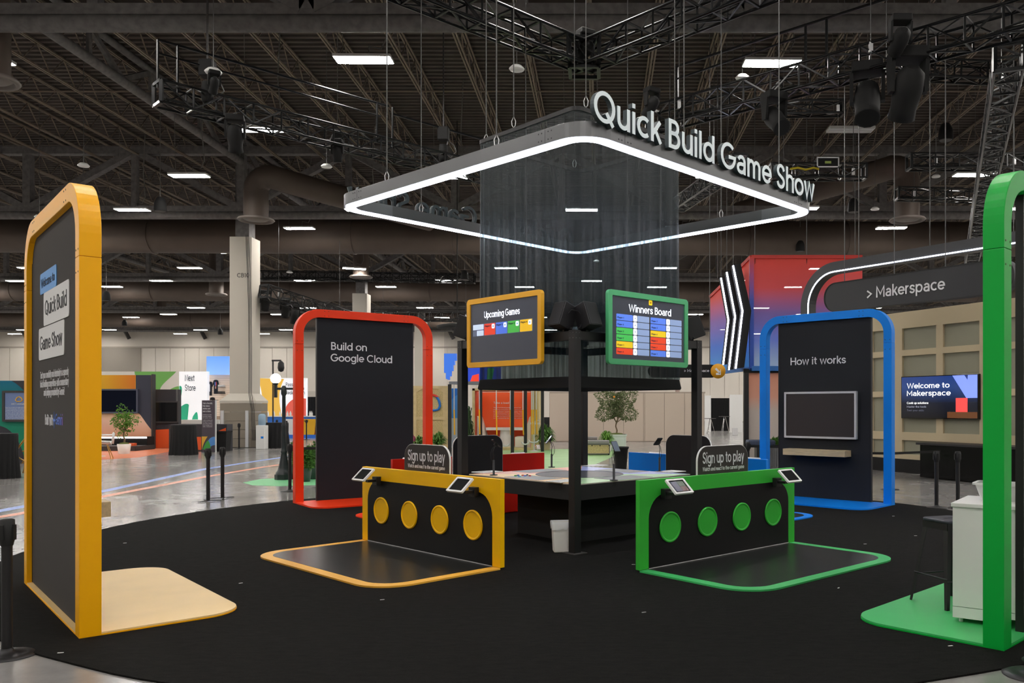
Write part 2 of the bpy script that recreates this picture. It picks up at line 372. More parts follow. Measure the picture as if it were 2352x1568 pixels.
# ---- roof: ribbed deck, bar joists, trusses, girders
ceil = MB(); y = YB; vs = []; prof = []
while y < YF: prof += [(y, ZC), (y+.13, ZC), (y+.15, ZC+.07), (y+.28, ZC+.07)]; y += .30
n = len(prof)
ceil.add([(XL, a, z) for a, z in prof] + [(XR, a, z) for a, z in prof], [(i, i+1, n+i+1, n+i) for i in range(n-1)])
ceiling = struct('ceiling', ceil, M['deck'])
MB().box(XL, XR, YB, YF, ZC+.1, ZC+.3).build('roof_slab', M['dark'], ceiling)
jb = MB(); z0, z1 = 11.75, 12.5
y0, y1 = 12.0, YF
for s in (-1, 1):
    jb.box(s*.02, s*.065, y0, y1, z0, z0+.05); jb.box(s*.02, s*.065, y0, y1, z1-.05, z1)
y = y0; up = True
while y < y1-.7:
    jb.bar((0, y, z0+.03 if up else z1-.03), (0, y+.62, z1-.03 if up else z0+.03), .03, .03); y += .62; up = not up
jo = None
for k in range(-37, 27):
    x = -.33 + 1.83*k
    if jo is None: jo = jb.build('joist', M['joist'], ceiling, loc=(x, 0, 0))
    else:
        c = jo.copy(); COL.objects.link(c); c.location = (x, 0, 0); c.parent = ceiling
# bridging rods across the joists
br = MB()
for y in (22.5, 27, 38.5, 44, 56, 62, 74): br.bar((XL, y, z0+.02), (XR, y, z0+.02), .04)
br.build('bridging_rod', M['joist'], ceiling)
def cross_truss():
    m = MB(); zl, zu = 9.2, 12.1
    m.bar((XL, 0, zl+.17), (XR, 0, zl+.17), .34, .34, 12, True)
    m.box(XL, XR, -.14, .14, zl+.3, zl+.52)
    m.box(XL, XR, -.17, .17, zu-.3, zu)
    span = 8.6; x = -14.5-span*6
    while x < XR-1:
        m.bar((x, 0, zl+.4), (x, 0, zu-.1), .3, .3)
        m.bar((x+.1, 0, zl+.45), (x+span/2, 0, zu-.15), .3, .26)
        m.bar((x+span-.1, 0, zl+.45), (x+span/2, 0, zu-.15), .3, .26)
        m.bar((x+span/2, 0, zl+.4), (x+span/2, 0, zu-.1), .22, .22)
        x += span
    return m
tr = None
for k in range(1, 6):
    y = 16.95*k
    if tr is None: tr = cross_truss().build('roof_truss', M['steel'], ceiling, loc=(0, y, 0))
    else:
        c = tr.copy(); COL.objects.link(c); c.location = (0, y, 0); c.parent = ceiling
def girder():
    m = MB(); a, b = -16.95/2, 16.95/2
    m.bar((0, a, 11.5), (0, b, 11.5), .3, .3, 10, True); m.bar((0, a, 12.45), (0, b, 12.45), .22, .22, 8, True)
    y = a+.3; n = 10; st = (b-a-.6)/n
    for i in range(n):
        m.bar((0, y, 11.55 if i % 2 else 12.4), (0, y+st, 12.4 if i % 2 else 11.55), .12, .16); y += st
        if i % 2: m.bar((0, y, 11.55), (0, y, 12.4), .1, .14)
    return m
gd = None
for x in (-14.5, 28.5, -31.7, -48.9):
    for k in range(1, 6):
        y = 16.95*(k-.5)
        if y < 20 and x > 0: continue
        if gd is None: gd = girder().build('girder', M['steel'], ceiling, loc=(x, y, 0))
        else:
            c = gd.copy(); COL.objects.link(c); c.location = (x, y, 0); c.parent = ceiling
# far wall kicker braces
kb = MB()
for u in (255, 430, 640, 20, 1000, 1180, 1900): kb.bar(P(u, 700, YF-1.6), P(u+42, 778, YF-.3), .3, .3)
kb.build('kicker_brace', M['dark'], walls['back'])
# ---- columns
def column(x, y, label):
    """x, y: middle of the front face of the cladding"""
    t = thing('column', label, 'column', (x, y, 0))
    MB().box(-.28, .28, .2, .8, 8.3, 11.5).build('steel_post', M['steel'], t)
    a = [(-.43,0),(.35,0),(.43,.1),(.43,.95),(-.43,.95)]; b = [(-.72,-.25),(.55,-.25),(.68,-.1),(.68,1.15),(-.72,1.15)]
    MB().prism(a, 2.2, 8.56, 'xy').build('cladding', M['cladd'], t, bevel=.01)
    m = MB()
    m.add([(p[0],p[1],2.2) for p in a]+[(p[0],p[1],1.9) for p in b], [(i,(i+1)%5,5+(i+1)%5,5+i) for i in range(5)])
    m.prism(b, 1.80, 1.9, 'xy'); m.build('flare', M['cladd'], t)
    for i in range(5):
        MB().prism([(p[0]*.98, p[1]*.98) for p in b], .02+i*.357, .365+i*.357, 'xy').build('base_panel', M['clad2'], t)
    return t
c1 = column(-14.68, 34.15, 'tall white clad steel column with a broad taupe base, nearest and left of the red archway')
m = MB()
for dx in (.36, .41, .47):
    m.tube([(dx-.1, -.06, 8.6), (dx, -.06, 6), (dx+.03, -.07, 4), (dx+.12, -.3, 2.2), (dx+.25, -.36, 1.5), (dx+.3, -.37, .3)], .012, 5)
m.build('hanging_cable', M['black'], c1)
for xg in (-.66, .34): MB().box(xg, xg+.12, -.31, -.24, .02, 1.5).build('corner_guard', M['silver'], c1)
text('CB10', cap=.18, ext=.004).build('letter_sign', M['dark'], c1, loc=(-.12, -.005, 6.9))
column(-14.75, 51.2, 'white clad column rising above the top bar of the red archway')
column(-14.75, 68.2, 'small distant white clad column behind the red archway')
# ---- ducts
def duct(a, bb, r, label, bands):
    a = Vector(a); bb = Vector(bb)
    t = thing('air_duct', label, 'duct', a)
    MB().bar((0,0,0), bb-a, 2*r, 2*r, 28, True).build('duct_pipe', M['duct'], t)
    for k in range(bands):
        p = (bb-a)*(k+.5)/bands; d = (bb-a).normalized()*.05
        MB().bar(p-d, p+d, 2*r+.07, 2*r+.07, 28, True).build('band', M['duct'], t)
    return t
duct((XL+.5, 36.9, 8.58+.78), (XR-.5, 39.6, 8.62+.78), .78, 'huge brown round air duct spanning the hall behind the hanging ring', 26)
duct((XL+.5, 54.5, 8.55+.75), (XR-.5, 56.0, 8.58+.75), .75, 'second brown round air duct farther back across the hall', 26)
duct((XL+.5, 72.5, 8.55+.7), (XR-.5, 73.5, 8.55+.7), .7, 'farthest brown round air duct near the back wall', 20)
def diffuser(p, r, label, dz=1.6, side=None):
    t = thing('air_diffuser', label, 'diffuser', p)
    MB().lathe([(r*1.4,.1),(r*1.5,.05),(r*1.38,0),(r*1.2,.02),(r*1.15,.1),(r*.9,.04),(r*.6,.03),(.02,.02)], n=28).build('diffuser_disc', mat('diffuser_metal', '#6f6660', .5), t)
    MB().lathe([(r,.1),(r,dz)], n=22).build('drop_pipe', M['duct'], t)
    if side:
        pts = [(0,0,dz-.05)]+[(side*(.0+r*1.2*(1-math.cos(a))), 0, dz-.05+r*1.2*math.sin(a)) for a in [PI/2*i/6 for i in range(1,7)]]
        e = pts[-1]; pts += [(e[0]+side*1.2, 1.2, e[2]-.15), (e[0]+side*4.8, 5, e[2]-.5)]
        MB().tube(pts, r, 18).build('elbow_pipe', M['duct'], t)
    return t
diffuser(P(588, 508, 30.5), .43, 'round ceiling air diffuser with an elbow duct, left of the hanging ring', 1.15, 1)
diffuser(P(2084, 508, 30.5), .43, 'round ceiling air diffuser with an elbow duct, above the makerspace sign', 1.5, -1)
diffuser(P(-22, 190, 17.5), .36, 'large round air diffuser cut by the left edge near the top', 3.0)
diffuser(P(829, 638, 47), .43, 'small round air diffuser above the red archway', 3.6)
diffuser(P(497, 678, 52.5), .43, 'round air diffuser hanging left of the white column', 3.4)
diffuser(P(370, 745, 76), .43, 'far round air diffuser above the green panels', 3.4)
# ---- ceiling panel lights
lt = thing('ceiling_light', 'lit rectangular panel light hung on a cable below the dark roof', 'ceiling light', (0,0,0), 0, 'lit panel lights hanging in rows through the hall')
MB().box(-.62, .62, -.2, .2, 0, .06).build('housing', M['white'], lt)
MB().box(-.6, .6, -.185, -.02, -.012, 0).build('lamp_tube_tray', M['lamp'], lt); MB().box(-.6, .6, .02, .185, -.012, 0).build('lamp_tube_tray', M['lamp'], lt)
MB().bar((-.45,0,.05),(-.5,0,3.2),.012,.012,4).tube([(.1,0,.05),(.12,0,.3),(.38,0,.25),(.5,0,.5),(.42,0,1.4),(.5,0,3.2)], .018, 5).build('hanging_cable', M['cable'], lt)
ORD = ['first','second','third','fourth','fifth','sixth','seventh','eighth','ninth','tenth','eleventh','twelfth','thirteenth','fourteenth','fifteenth','sixteenth']
used = False
for k in range(-7, 16):
    Y = 18.4 + 4.58*k
    if k == 4: Y -= 1.1
    if k == 8: Y -= 2.0
    if k == 12: Y -= 2.2
    seen = 0
    for j in range(-8, 7):
        X = -5.1 + 8.6*j - (4.3 if k % 2 else 0)
        if not (XL+1 < X < XR-1): continue
        if k < 0 and abs(X) > 30: continue
        z = 9.2; u = CX+F0*X/Y if Y > 1 else -1; v = CY-F0*(z-HC)/Y if Y > 1 else -1
        if k == 1 and j == 2:
            u_ = dup(lt, (X-1.0, Y, z), 0, 'unlit white panel light hanging dark above the small flight case')
            del u_['group']
            for ch in u_.children:
                if ch.name.startswith('lamp_tube'):
                    me = ch.data.copy(); me.materials[0] = mat('unlit_diffuser', '#c9c9cc', .5); ch.data = me
            continue
        if 20 < u < 2332 and v > 0:
            seen += 1; lb = 'lit panel light, %s from the left in the %s row back from the camera' % (ORD[seen-1], ORD[k])
            if k == 0: lb = ('lit panel light nearest the camera at upper left, alone against the dark roof', 'lit panel light nearest the camera at upper right, crossed by black truss bars')[seen-1]
        else: lb = 'lit panel light hanging beyond the edges of the picture'
        jx = random.uniform(-.25, .25); jy = random.uniform(-.15, .15); rz = random.uniform(-.03, .03)
        if (k, j) == (4, -1): jx = .9
        if (k, j) == (6, -1): rz = .35
        if (k, j) == (5, 0): rz = -.25
        if not used: lt.location = (X+jx, Y+jy, z); lt.rotation_euler = (0, 0, rz); lt['label'] = lb; used = True; c_ = lt
        else: c_ = dup(lt, (X+jx, Y+jy, z), rz, lb)
        c_['group'] = 'lit panel lights hanging in rows through the hall'
# ---- small ceiling items
for i, (u, v, Y, lab) in enumerate([(368,485,29,'left of the white column'), (775,348,22,'under the left lighting truss'), (2172,322,24,'above the unlit panel light'), (1960,487,30,'below the ring corner at right'),
     (995,578,40,'under the brown duct left of the black curtain'), (1838,577,38,'above the red hanging fabric'), (1067,642,44,'behind the yellow framed screen'), (244,690,44,'beside the yellow archway'), (286,748,70,'far back over the orange wall'), (506,768,70,'far back beside the white column')]):
    z = zz(v, Y)
    t = thing('speaker', 'small black hanging ceiling speaker ' + lab, 'speaker', (xx(u, Y), Y, z))
    MB().lathe([(.19,0),(.21,.05),(.19,.3),(.12,.46),(.03,.5)], n=14).build('shell', M['blackm'], t)
    MB().lathe([(.17,-.01),(.18,.0)], n=14).build('grille', M['dark'], t)
    MB().bar((0,0,.48),(0,0,12.52-z),.02,.02,4).build('hanging_cable', M['cable'], t)
for i, (u, v, Y) in enumerate([(192,380,24),(750,382,24),(1187,158,17),(490,165,16),(1370,600,42),(665,625,42),(1690,655,44),(1480,690,52),(2150,405,30),(2010,480,30),(90,498,30),(1705,178,19),(2036,168,15)]):
    z = zz(v, Y)
    t = thing('detector_disc', 'small white round detector disc on a thin wire under the roof', 'detector', (xx(u, Y), Y, z), 0, 'white detector discs hanging under the roof')
    MB().lathe([(.02,.08),(.1,.06),(.16,.0),(.14,-.03),(.02,-.035)], n=14).build('disc', M['white'], t)
    MB().bar((0,0,.06),(0,0,12.52-z),.012,.012,4).build('hanging_cable', M['wire'], t)
# ================================================================== rigging trusses
def box_truss(a, bb, label, size=.4, name='lighting_truss', endframe=True):
    a = Vector(a); bb = Vector(bb); d = bb-a; L = d.length
    t = thing(name, label, 'truss', a)
    dn = d.normalized(); sd = dn.cross(Vector((0,0,1))).normalized(); up = sd.cross(dn).normalized(); h = size/2
    def q(s, i, j): return dn*s + sd*(i*h) + up*(j*h)
    for i, j in ((-1,-1),(1,-1),(1,1),(-1,1)):
        MB().bar(q(0,i,j), q(L,i,j), .05, .05, 6, True).build('chord', M['truss'], t)
    n = max(2, int(L/.55)); st = L/n; m = MB()
    for k in range(n):
        s0 = k*st; s1 = s0+st; e = k % 2
        for (p, q_) in (((-1,-1),(1,-1)),((1,-1),(1,1)),((1,1),(-1,1)),((-1,1),(-1,-1))):
            A, B = (p, q_) if e else (q_, p)
            m.bar(q(s0,*A), q(s1,*B), .026, .026); m.bar(q(s0,*p), q(s0,*q_), .03, .03)
    for (p, q_) in (((-1,-1),(1,-1)),((1,-1),(1,1)),((1,1),(-1,1)),((-1,1),(-1,-1))):
        for s in (0, L): m.bar(q(s,*p), q(s,*q_), .06, .06)
    m.build('lacing', M['truss'], t, kind='stuff')
    # cable looms lying in the truss
    c = MB()
    for k in range(4):
        pts = []; s = .1
        while s < L: pts.append(q(s, random.uniform(-.6,.6), random.uniform(-.9,-.2))); s += .5
        c.tube(pts, .018, 4)
    c.build('cable_loom', M['rubber'], t)
    return t, q, L
def hoist(p, ztop, label):
    t = thing('chain_hoist', label, 'hoist', p)
    MB().box(-.13,.13,-.12,.12,.1,.42).lathe([(.1,.0),(.12,-.3),(.09,-.4),(.02,-.42)], n=10).build('motor', M['blackm'], t, bevel=.02)
    MB().bar((0,0,.4),(0,0,ztop-p[2]),.03,.03,4).build('chain', M['dark'], t)
    MB().tube([(.1,0,.1),(.25,0,0),(.3,.05,-.15),(.18,.05,-.28),(.05,0,-.2),(.1,0,.1)], .012, 4).build('cable', M['grey'], t)
    return t
ZT = 7.5
A = P(362, 214, 15.7); A.z = ZT; B = A + Vector((.70,.71,0))*8.6
box_truss(A, B, 'black box lighting truss hanging at upper left above the white column')
for k, s in enumerate((.9, 6.4)): hoist(A+Vector((.70*s,.71*s,.45)), 12.4, ['black chain hoist at the free end of the left truss', 'black chain hoist halfway along the left truss'][k])
# pipe frame above left truss
t = thing('pipe_rail', 'black pipe rail on uprights above the left lighting truss', 'rail', A)
m = MB(); d = Vector((.70,.71,0))
for s in (.0, .35, 4.6, 5.0): m.bar(d*s+Vector((0,0,.1)), d*s+Vector((0,0,1.0)), .05, .05, 6)
m.bar(d*0+Vector((0,0,1.0)), d*4.9+Vector((0,0,1.0)), .05, .05, 6); m.bar(d*0+Vector((0,0,.75)), d*4.7+Vector((0,0,.72)), .04, .04, 6)
m.bar(d*5+Vector((0,0,.85)), d*8+Vector((0,0,.85)), .05, .05, 6); m.bar(d*8+Vector((0,0,.2)), d*8+Vector((0,0,.85)), .05, .05, 6)
m.build('pipe', M['truss'], t)
# square over the ring: its far corner in view
cx_, cy_ = -.29, 14.1
T1, q1, L1 = box_truss((cx_, cy_, ZT), (cx_-5.2, cy_-5.2, ZT), 'black box truss over the ring running up to the left', .38)
T2, q2, L2 = box_truss((cx_, cy_, ZT), (cx_+5.2, cy_-5.0, ZT), 'black box truss over the ring running up to the right', .38)
t = thing('truss_corner', 'black corner block where the two trusses over the ring meet', 'truss corner', (cx_, cy_, ZT))
m = MB(); h = .24
for i in (-h, h):
    for j in (-h, h): m.bar((i, j, -h), (i, j, h), .06); m.bar((i, -h, j), (i, h, j), .06); m.bar((-h, i, j), (h, i, j), .06)
m.build('corner_frame', M['truss'], t)
A3 = P(1500, 262, 17.2); A3.z = ZT
B3 = A3 + Vector((.76, -.65, 0))*9.0
box_truss(A3, B3, 'long black box truss crossing the upper right above the sign lettering', .42)
t = thing('pipe_rail', 'black pipe rail above the upper right truss', 'rail', A3)
m = MB(); d = Vector((.76,-.65,0))
for s in (.6, 3.4, 3.8, 7.8): m.bar(d*s+Vector((0,0,.1)), d*s+Vector((0,0,.95)), .05, .05, 6)
m.bar(d*.6+Vector((0,0,.95)), d*8.6+Vector((0,0,.95)), .05, .05, 6); m.bar(d*.6+Vector((0,0,.7)), d*3.4+Vector((0,0,.78)), .04, .04, 6)
m.build('pipe', M['truss'], t)
box_truss(P(2318, 130, 13.4), P(2228, 620, 34), 'box truss running away down the far right beside the green archway', .42)
box_truss(P(1560, 470, 24), P(1700, 372, 18.5), 'short box truss seen inside the ring at right', .34)
box_truss(P(2088, 372, 22), P(2360, 372, 22), 'black box truss at far right above the makerspace arch', .36)
box_truss(P(1770, 395, 22), P(1985, 395, 22), 'black box truss carrying the small flight case', .36)
box_truss(P(1790, 250, 20), P(1935, 248, 20), 'short black box truss right of the lettering', .3)
box_truss(P(2060, 445, 27), P(2300, 452, 27), 'dim black box truss left of the green archway', .36)
box_truss(P(606, 668, 34), P(800, 730, 38), 'angled black truss with spotlights behind the red archway', .5)
box_truss(P(600, 632, 50), P(1090, 640, 50), 'far black truss across the hall above the red archway', .5)
box_truss(P(860, 725, 46), P(1090, 728, 46), 'far low black truss left of the yellow framed screen', .5)
box_truss(P(2080, 158, 18), P(2320, 170, 18), 'black box truss near the upper right corner', .36)
# roof ties so that every truss hangs from something
for u, v, Y in ((2300,170,15.5),(2240,520,28),(1640,420,21),(2150,365,22),(2330,365,22),(1800,388,22),(1960,388,22),(1800,243,20),(1925,243,20),(2100,440,27),(2280,446,27),(640,672,35),(780,720,37.5),(640,626,50),(1060,634,50),(880,718,46),(1070,722,46),(2110,150,18),(2300,160,18),(1560,232,16.6),(2000,100,14.0)):
    p = P(u, v, Y); t = thing('rigging_wire', 'steel rigging wire dropping from the roof to a truss', 'wire', p, 0, 'steel wires holding the trusses')
    MB().bar((0,0,-.35),(0,0,12.52-p.z),.012,.012,4).build('wire_rope', M['wire'], t)
    MB().box(-.03,.03,-.03,.03,-.15,.02).build('shackle', M['silver'], t)
def moving_light(p, label, s=1.0, tilt=.3, rz=0, lit=False):
    t = thing('moving_light', label, 'stage light', p, rz)
    MB().box(-.17*s,.17*s,-.14*s,.14*s,-.1*s,.02).build('base', M['blackm'], t, bevel=.02)
    for k in (-1, 1): MB().prism([(-.09*s,-.1*s),(.09*s,-.1*s),(.05*s,-.42*s),(-.05*s,-.42*s)], k*.15*s, k*.19*s, 'yz').build('yoke_arm', M['blackm'], t)
    mm = MB(); mm.m = Matrix.Translation((0,0,-.38*s)) @ Matrix.Rotation(tilt, 4, 'X')
    mm.lathe([(.06*s,.22*s),(.13*s,.16*s),(.15*s,0),(.13*s,-.2*s),(.14*s,-.3*s),(.12*s,-.3*s)], n=14)
    hd = mm.build('head', M['blackm'], t)
    ml = MB(); ml.m = mm.m; ml.lathe([(.01,-.29*s),(.11*s,-.295*s)], n=14)
    ml.build('lens', em('lit_lens', '#eaf4ff', 8) if lit else M['screen'], hd)
    return t
moving_light(P(540, 268, 16.4), 'black moving light with a lit lens under the left truss', 1.0, .5, .3, True)
moving_light(P(775, 322, 18.3), 'black moving light under the left truss, the next one right of the lit lens', .7, .2, 0)
moving_light(P(1778, 216, 15.0), 'black moving light under the upper right truss beside the lettering', 1.15, -.8, .4)
moving_light(P(1992, 150, 14.2), 'bulky black moving light hanging at upper right, left of two', 1.5, -.5, -.3)
moving_light(P(2085, 118, 13.6), 'bulky black moving light hanging at upper right, right of two', 1.6, .7, 0)
moving_light(P(2068, 40, 13.2), 'black moving light standing on the truss in the upper right corner', .9, 1.2, 0)
moving_light(P(1345, 72, 14.0), 'black spotlight resting on the truss corner over the ring', .8, 1.4, .6)
moving_light(P(1497, 205, 16.2), 'small black spotlight behind the letters of the ring sign', .8, .9, .6)
moving_light(P(492, 165, 15.8), 'round black fixture on top of the left truss end', .6, .9, .6)
for k, (u, v) in enumerate(((610, 668), (655, 685), (676, 700))):
    moving_light(P(u, v, 35+k), ['leftmost of three small spotlights on the angled truss', 'middle of three small spotlights on the angled truss', 'rightmost of three small spotlights on the angled truss'][k], 1.2, .4, .5)
t = thing('flight_case', 'small grey flight case sitting on a truss at right', 'case', P(1897, 384, 22))
MB().box(-.28,.28,-.2,.2,-.06,.2).build('case_body', M['blackm'], t, bevel=.01)
m = MB()
for z in (-.06, .18): m.box(-.29,.29,-.21,-.19,z,z+.03)
for x in (-.29, .26): m.box(x,x+.03,-.21,-.19,-.06,.2)
m.build('edge_trim', M['silver'], t); MB().box(-.08,.08,-.215,-.2,.04,.1).build('sticker', mat('pale_sticker', '#a9c060', .5), t)
t = thing('yellow_strap', 'yellow strap lying on the truss beside the flight case', 'strap', P(1815, 388, 21.8))
MB().tube([(0,0,0),(.2,0,.03),(.4,0,-.02),(.6,0,.03),(.75,.02,0)], .03, 5).build('strap_band', mat('yellow_webbing', '#b9a51a', .7), t)
# ================================================================== CARPET AND FLOOR GRAPHICS
cb = MB(); N = 160
ring = [(-.35+(6.36+.008*math.sin(k*1.1))*math.cos(2*PI*k/N), 10.96+(6.36+.008*math.sin(k*1.1))*math.sin(2*PI*k/N)) for k in range(N)]
cb.prism(ring, 0, .012, 'xy')
carpm = mat('black_carpet', '#100f0d', .95, noise=.6, nscale=9, stretch=(1, 2.5, 1), bump=1.0, bscale=110, spec=.2)
for n_ in carpm.node_tree.nodes:
    if n_.type == 'BUMP': n_.inputs['Distance'].default_value = .035
carpet = cb.build('carpet', carpm); tag(carpet, 'large round black carpet under the whole game show stand', 'carpet')
# carpet pile standing along the surface near the camera
def strip(pts0, wdt, m, name, label):
    mb = MB(); L = []; R = []
    for i, p in enumerate(pts0):
        a = pts0[max(i-1, 0)]; c = pts0[min(i+1, len(pts0)-1)]; d = Vector((c[0]-a[0], c[1]-a[1], 0)).normalized(); n = Vector((-d.y, d.x, 0))*wdt/2
        L.append((p[0]+n.x, p[1]+n.y)); R.append((p[0]-n.x, p[1]-n.y))
    mb.prism(L+R[::-1], 0, .002, 'xy'); o = mb.build(name, m); return tag(o, label, 'floor line')
def gp(u, v): p = G(u, v); return (p.x, p.y)
strip([gp(-60,1184), gp(53,1163), gp(236,1128), gp(470,1077), gp(600,1066-9), gp(700,1043)], .22, mat('blue_floor_tape', '#8fa8e8', .4), 'floor_line', 'long blue stripe taped across the concrete floor at left')
strip([gp(-60,1197), gp(53,1178), gp(236,1140), gp(470,1095), gp(600,1073), gp(700,1058)], .20, mat('salmon_floor_tape', '#eda48c', .4), 'floor_line', 'long salmon stripe on the concrete just in front of the blue one')
def patch(uv, m, label, name='floor_mat', z=.004):
    mb = MB(); mb.prism([gp(*p) for p in uv], 0, z, 'xy'); return tag(mb.build(name, m), label, 'floor graphic')
patch([(558,1108),(600,1100),(680,1096),(760,1098),(830,1106),(760,1113),(640,1116),(580,1114)], mat('mint_vinyl', '#82d69a', .45), 'mint green floor graphic around the lamp post')
patch([(1040,1075),(1150,1034),(1270,1031),(1440,1031),(1400,1052),(1330,1082),(1250,1090),(1060,1092)], mat('grass_green_vinyl', '#8fbb7c', .45, noise=.1, nscale=2), 'pale green floor graphic behind the red counter')
patch([(225,1056),(320,1050),(395,1036),(395,1030),(225,1030)], mat('orange_vinyl', '#ee8a60', .35), 'orange floor graphic in front of the orange booth wall')
patch([(600,1000),(800,1000),(800,1007),(600,1007)], mat('pale_blue_vinyl', '#9fb2e6', .4), 'pale blue floor band by the distant queue posts')
for k, (u, v, a) in enumerate(((2183,1483,.3),(2103,1230,.1),(1987,1249,.2),(1926,1350,1),(1479,1406,.5),(878,1377,.4),(139,1499,.2),(287,1247,.5),(553,1339,.8),(1455,1296,.1),(2052,1185,.1))):
    p = G(u, v, .012); t = MB().box(-.018,.018,-.005,.005,0,.003).build('paper_scrap', M['white'], None, loc=p, rot=(0,0,a))
    tag(t, 'tiny white scrap lying on the black carpet', 'scrap', 'white scraps scattered on the carpet')
# ================================================================== THE FOUR ARCHWAYS
W_, D_, H_ = 2.53, .14, 3.31
R = math.radians
def arch(kind, mt, mtop, medge, O, thx, label, panel, pm, hz=H_):
    """O: middle of the outer face on the ground, +x along the width, +y towards the stand"""
    t = thing('archway', label, 'archway', (O[0], O[1], 0), thx)
    w2 = W_/2; zj = 2.72; b = .14; z0 = .035
    for s in (-1, 1):
        MB().box(s*w2, s*(w2-b), 0, D_, .012, zj-.002).build('upright', mt, t, bevel=.004)
    ro, ri = .42, .28; n = 12
    def path(x0, z1, r):
        out = [(-x0, zj)]
        out += [(-x0+r-r*math.cos(a), z1-r+r*math.sin(a)) for a in [PI/2*i/n for i in range(n+1)]]
        out += [(x0-r+r*math.sin(a), z1-r+r*math.cos(a)) for a in [PI/2*i/n for i in range(n+1)]]
        return out + [(x0, zj)]
    MB().ringprism(path(w2, hz, ro), path(w2-b, hz-b, ri), 0, D_, closed=False).build('top_arch', mt, t, bevel=.004)
    # bolts at the joints, both faces
    m = MB()
    for s in (-1, 1):
        for z in (zj+.05, zj+.19-.3):
            for dx in (.03, .11):
                for yy in (-.002, D_): m.box(s*(w2-dx)-.006, s*(w2-dx)+.006, yy, yy+.002, z-.006, z+.006)
        for dz in (.03, .11):
            for dx in (.5, .57):
                for yy in (-.002, D_): m.box(s*(w2-dx)-.006, s*(w2-dx)+.006, yy, yy+.002, hz-dz-.006, hz-dz+.006)
    m.build('bolt_heads', mat('bolt', '#4a3c28', .6), t)
    pw = panel/2
    MB().box(-pw, pw, .045, .095, z0, hz-b).build('panel', pm, t, bevel=.002)
    for s in (-1, 1): MB().box(s*pw, s*(pw+.018), .042, .098, z0, hz-b).build('panel_edge', M['black'], t)
    MB().prism(rrect(-w2, w2, D_*0, 1.16, .3, corners=(0,0,1,1)), .012, .022, 'xy').build('platform_edge', medge, t)
    MB().prism(rrect(-w2+.004, w2-.004, .004, 1.156, .296, corners=(0,0,1,1)), .022, .034, 'xy').build('platform', mtop, t)
    ex = Vector((math.cos(thx), math.sin(thx))); ey = Vector((-ex.y, ex.x))
    def loc(u, v, y):
        o = Vector(O) + ey*y
        return hit(o, ex, u, v)
    return t, loc
def center(corner, ang, sgn, y=0):
    """corner of the given face at x = sgn*W/2"""
    ex = Vector((math.cos(ang), math.sin(ang))); ey = Vector((-ex.y, ex.x))
    c = Vector(corner) - ex*(sgn*W_/2) - ey*y
    return (c.x, c.y)
# yellow
ang = R(131.75-180)
yA, yl = arch('yellow', M['yellow'], M['yellow_pale'], M['yellow'], center((-3.693, 5.944), ang, 1), ang,
    'tall yellow archway at left with a charcoal welcome banner', W_-.30, M['panel2'])
def plaque(parent, loc, uvs, y, m, name, th=.004, r=.04):
    """rounded plate from the pixel corners lower-left and upper-right"""
    (u0, v0), (u1, v1) = uvs
    x0, z0 = loc(u0, v0, y); x1, z1 = loc(u1, v1, y)
    return MB().prism(rrect(x0, x1, z0, z1, r), y-th, y, 'xz').build(name, m, parent)
def put(mb, parent, m, x, y, z, name='lettering', flip=False):
    return mb.build(name, m, parent, loc=(x, y, z), rot=(0, 0, PI if flip else 0))
def lab(parent, loc, s, u0, u1, vb, y, m, cap=None, off=.012, name='lettering', flip=False, ext=.002, squeeze=1.0):
    """a line of lettering that runs from pixel column u0 to u1 with its baseline through vb (at u0)"""
    x0, z0 = loc(u0, vb, y); x1, _ = loc(u1, vb, y)
    return put(text(s, width=abs(x1-x0), cap=cap, off=off, ext=ext, squeeze=squeeze), parent, m, x0, y, z0, name, flip)
yp = .045
def zat(u, v): return yl(u, v, yp)
# sign blocks: positions read off at both ends, then squared up
def yblock(u0, vt0, vb0, u1, vt1, vb1, m, name):
    xa, zt0 = yl(u0, vt0, yp); _, zb0 = yl(u0, vb0, yp); xb, zt1 = yl(u1, vt1, yp); _, zb1 = yl(u1, vb1, yp)
    z0 = (zb0+zb1)/2; z1 = (zt0+zt1)/2
    MB().prism(rrect(xa, xb, z0, z1, .03), yp-.006, yp-.001).build(name, m, yA)
    return xa, xb, z0, z1
x0, x1, z0, z1 = yblock(94, 632, 678, 131, 605, 657, mat('sky_blue_print', '#5f9fe0', .6), 'welcome_block')
put(text('Welcome to', width=(x1-x0)*.84, cap=(z1-z0)*.42, off=.004), yA, mat('navy_ink', '#20304a', .7), x0+(x1-x0)*.08, yp-.006, z0+(z1-z0)*.3)
x0, x1, z0, z1 = yblock(102, 673, 748, 160, 641, 727, mat('white_print', '#dcdcdc', .6), 'title_block')
put(text('Quick Build', width=(x1-x0)*.86, cap=(z1-z0)*.45, off=.006), yA, mat('black_ink', '#26262a', .7), x0+(x1-x0)*.07, yp-.006, z0+(z1-z0)*.3)
x0, x1, z0, z1 = yblock(91, 756, 828, 149, 733, 814, MATS['white_print'], 'title_block')
put(text('Game Show', width=(x1-x0)*.88, cap=(z1-z0)*.45, off=.006), yA, MATS['black_ink'], x0+(x1-x0)*.06, yp-.006, z0+(z1-z0)*.3)
for s, u0, u1, v in (('Test your creativity and dexterity in a speedy', 93, 158, 870), ('brick-building competition\u2013with commentary', 93, 158, 890), ('and judging provided by Gemini!', 101, 148, 909)):
    lab(yA, yl, s, u0, u1, v, yp-.001, M['whitel'], cap=.062, off=.004)
lab(yA, yl, 'Built with', 104, 122, 975, yp-.001, M['whitel'], cap=.09, off=.008)
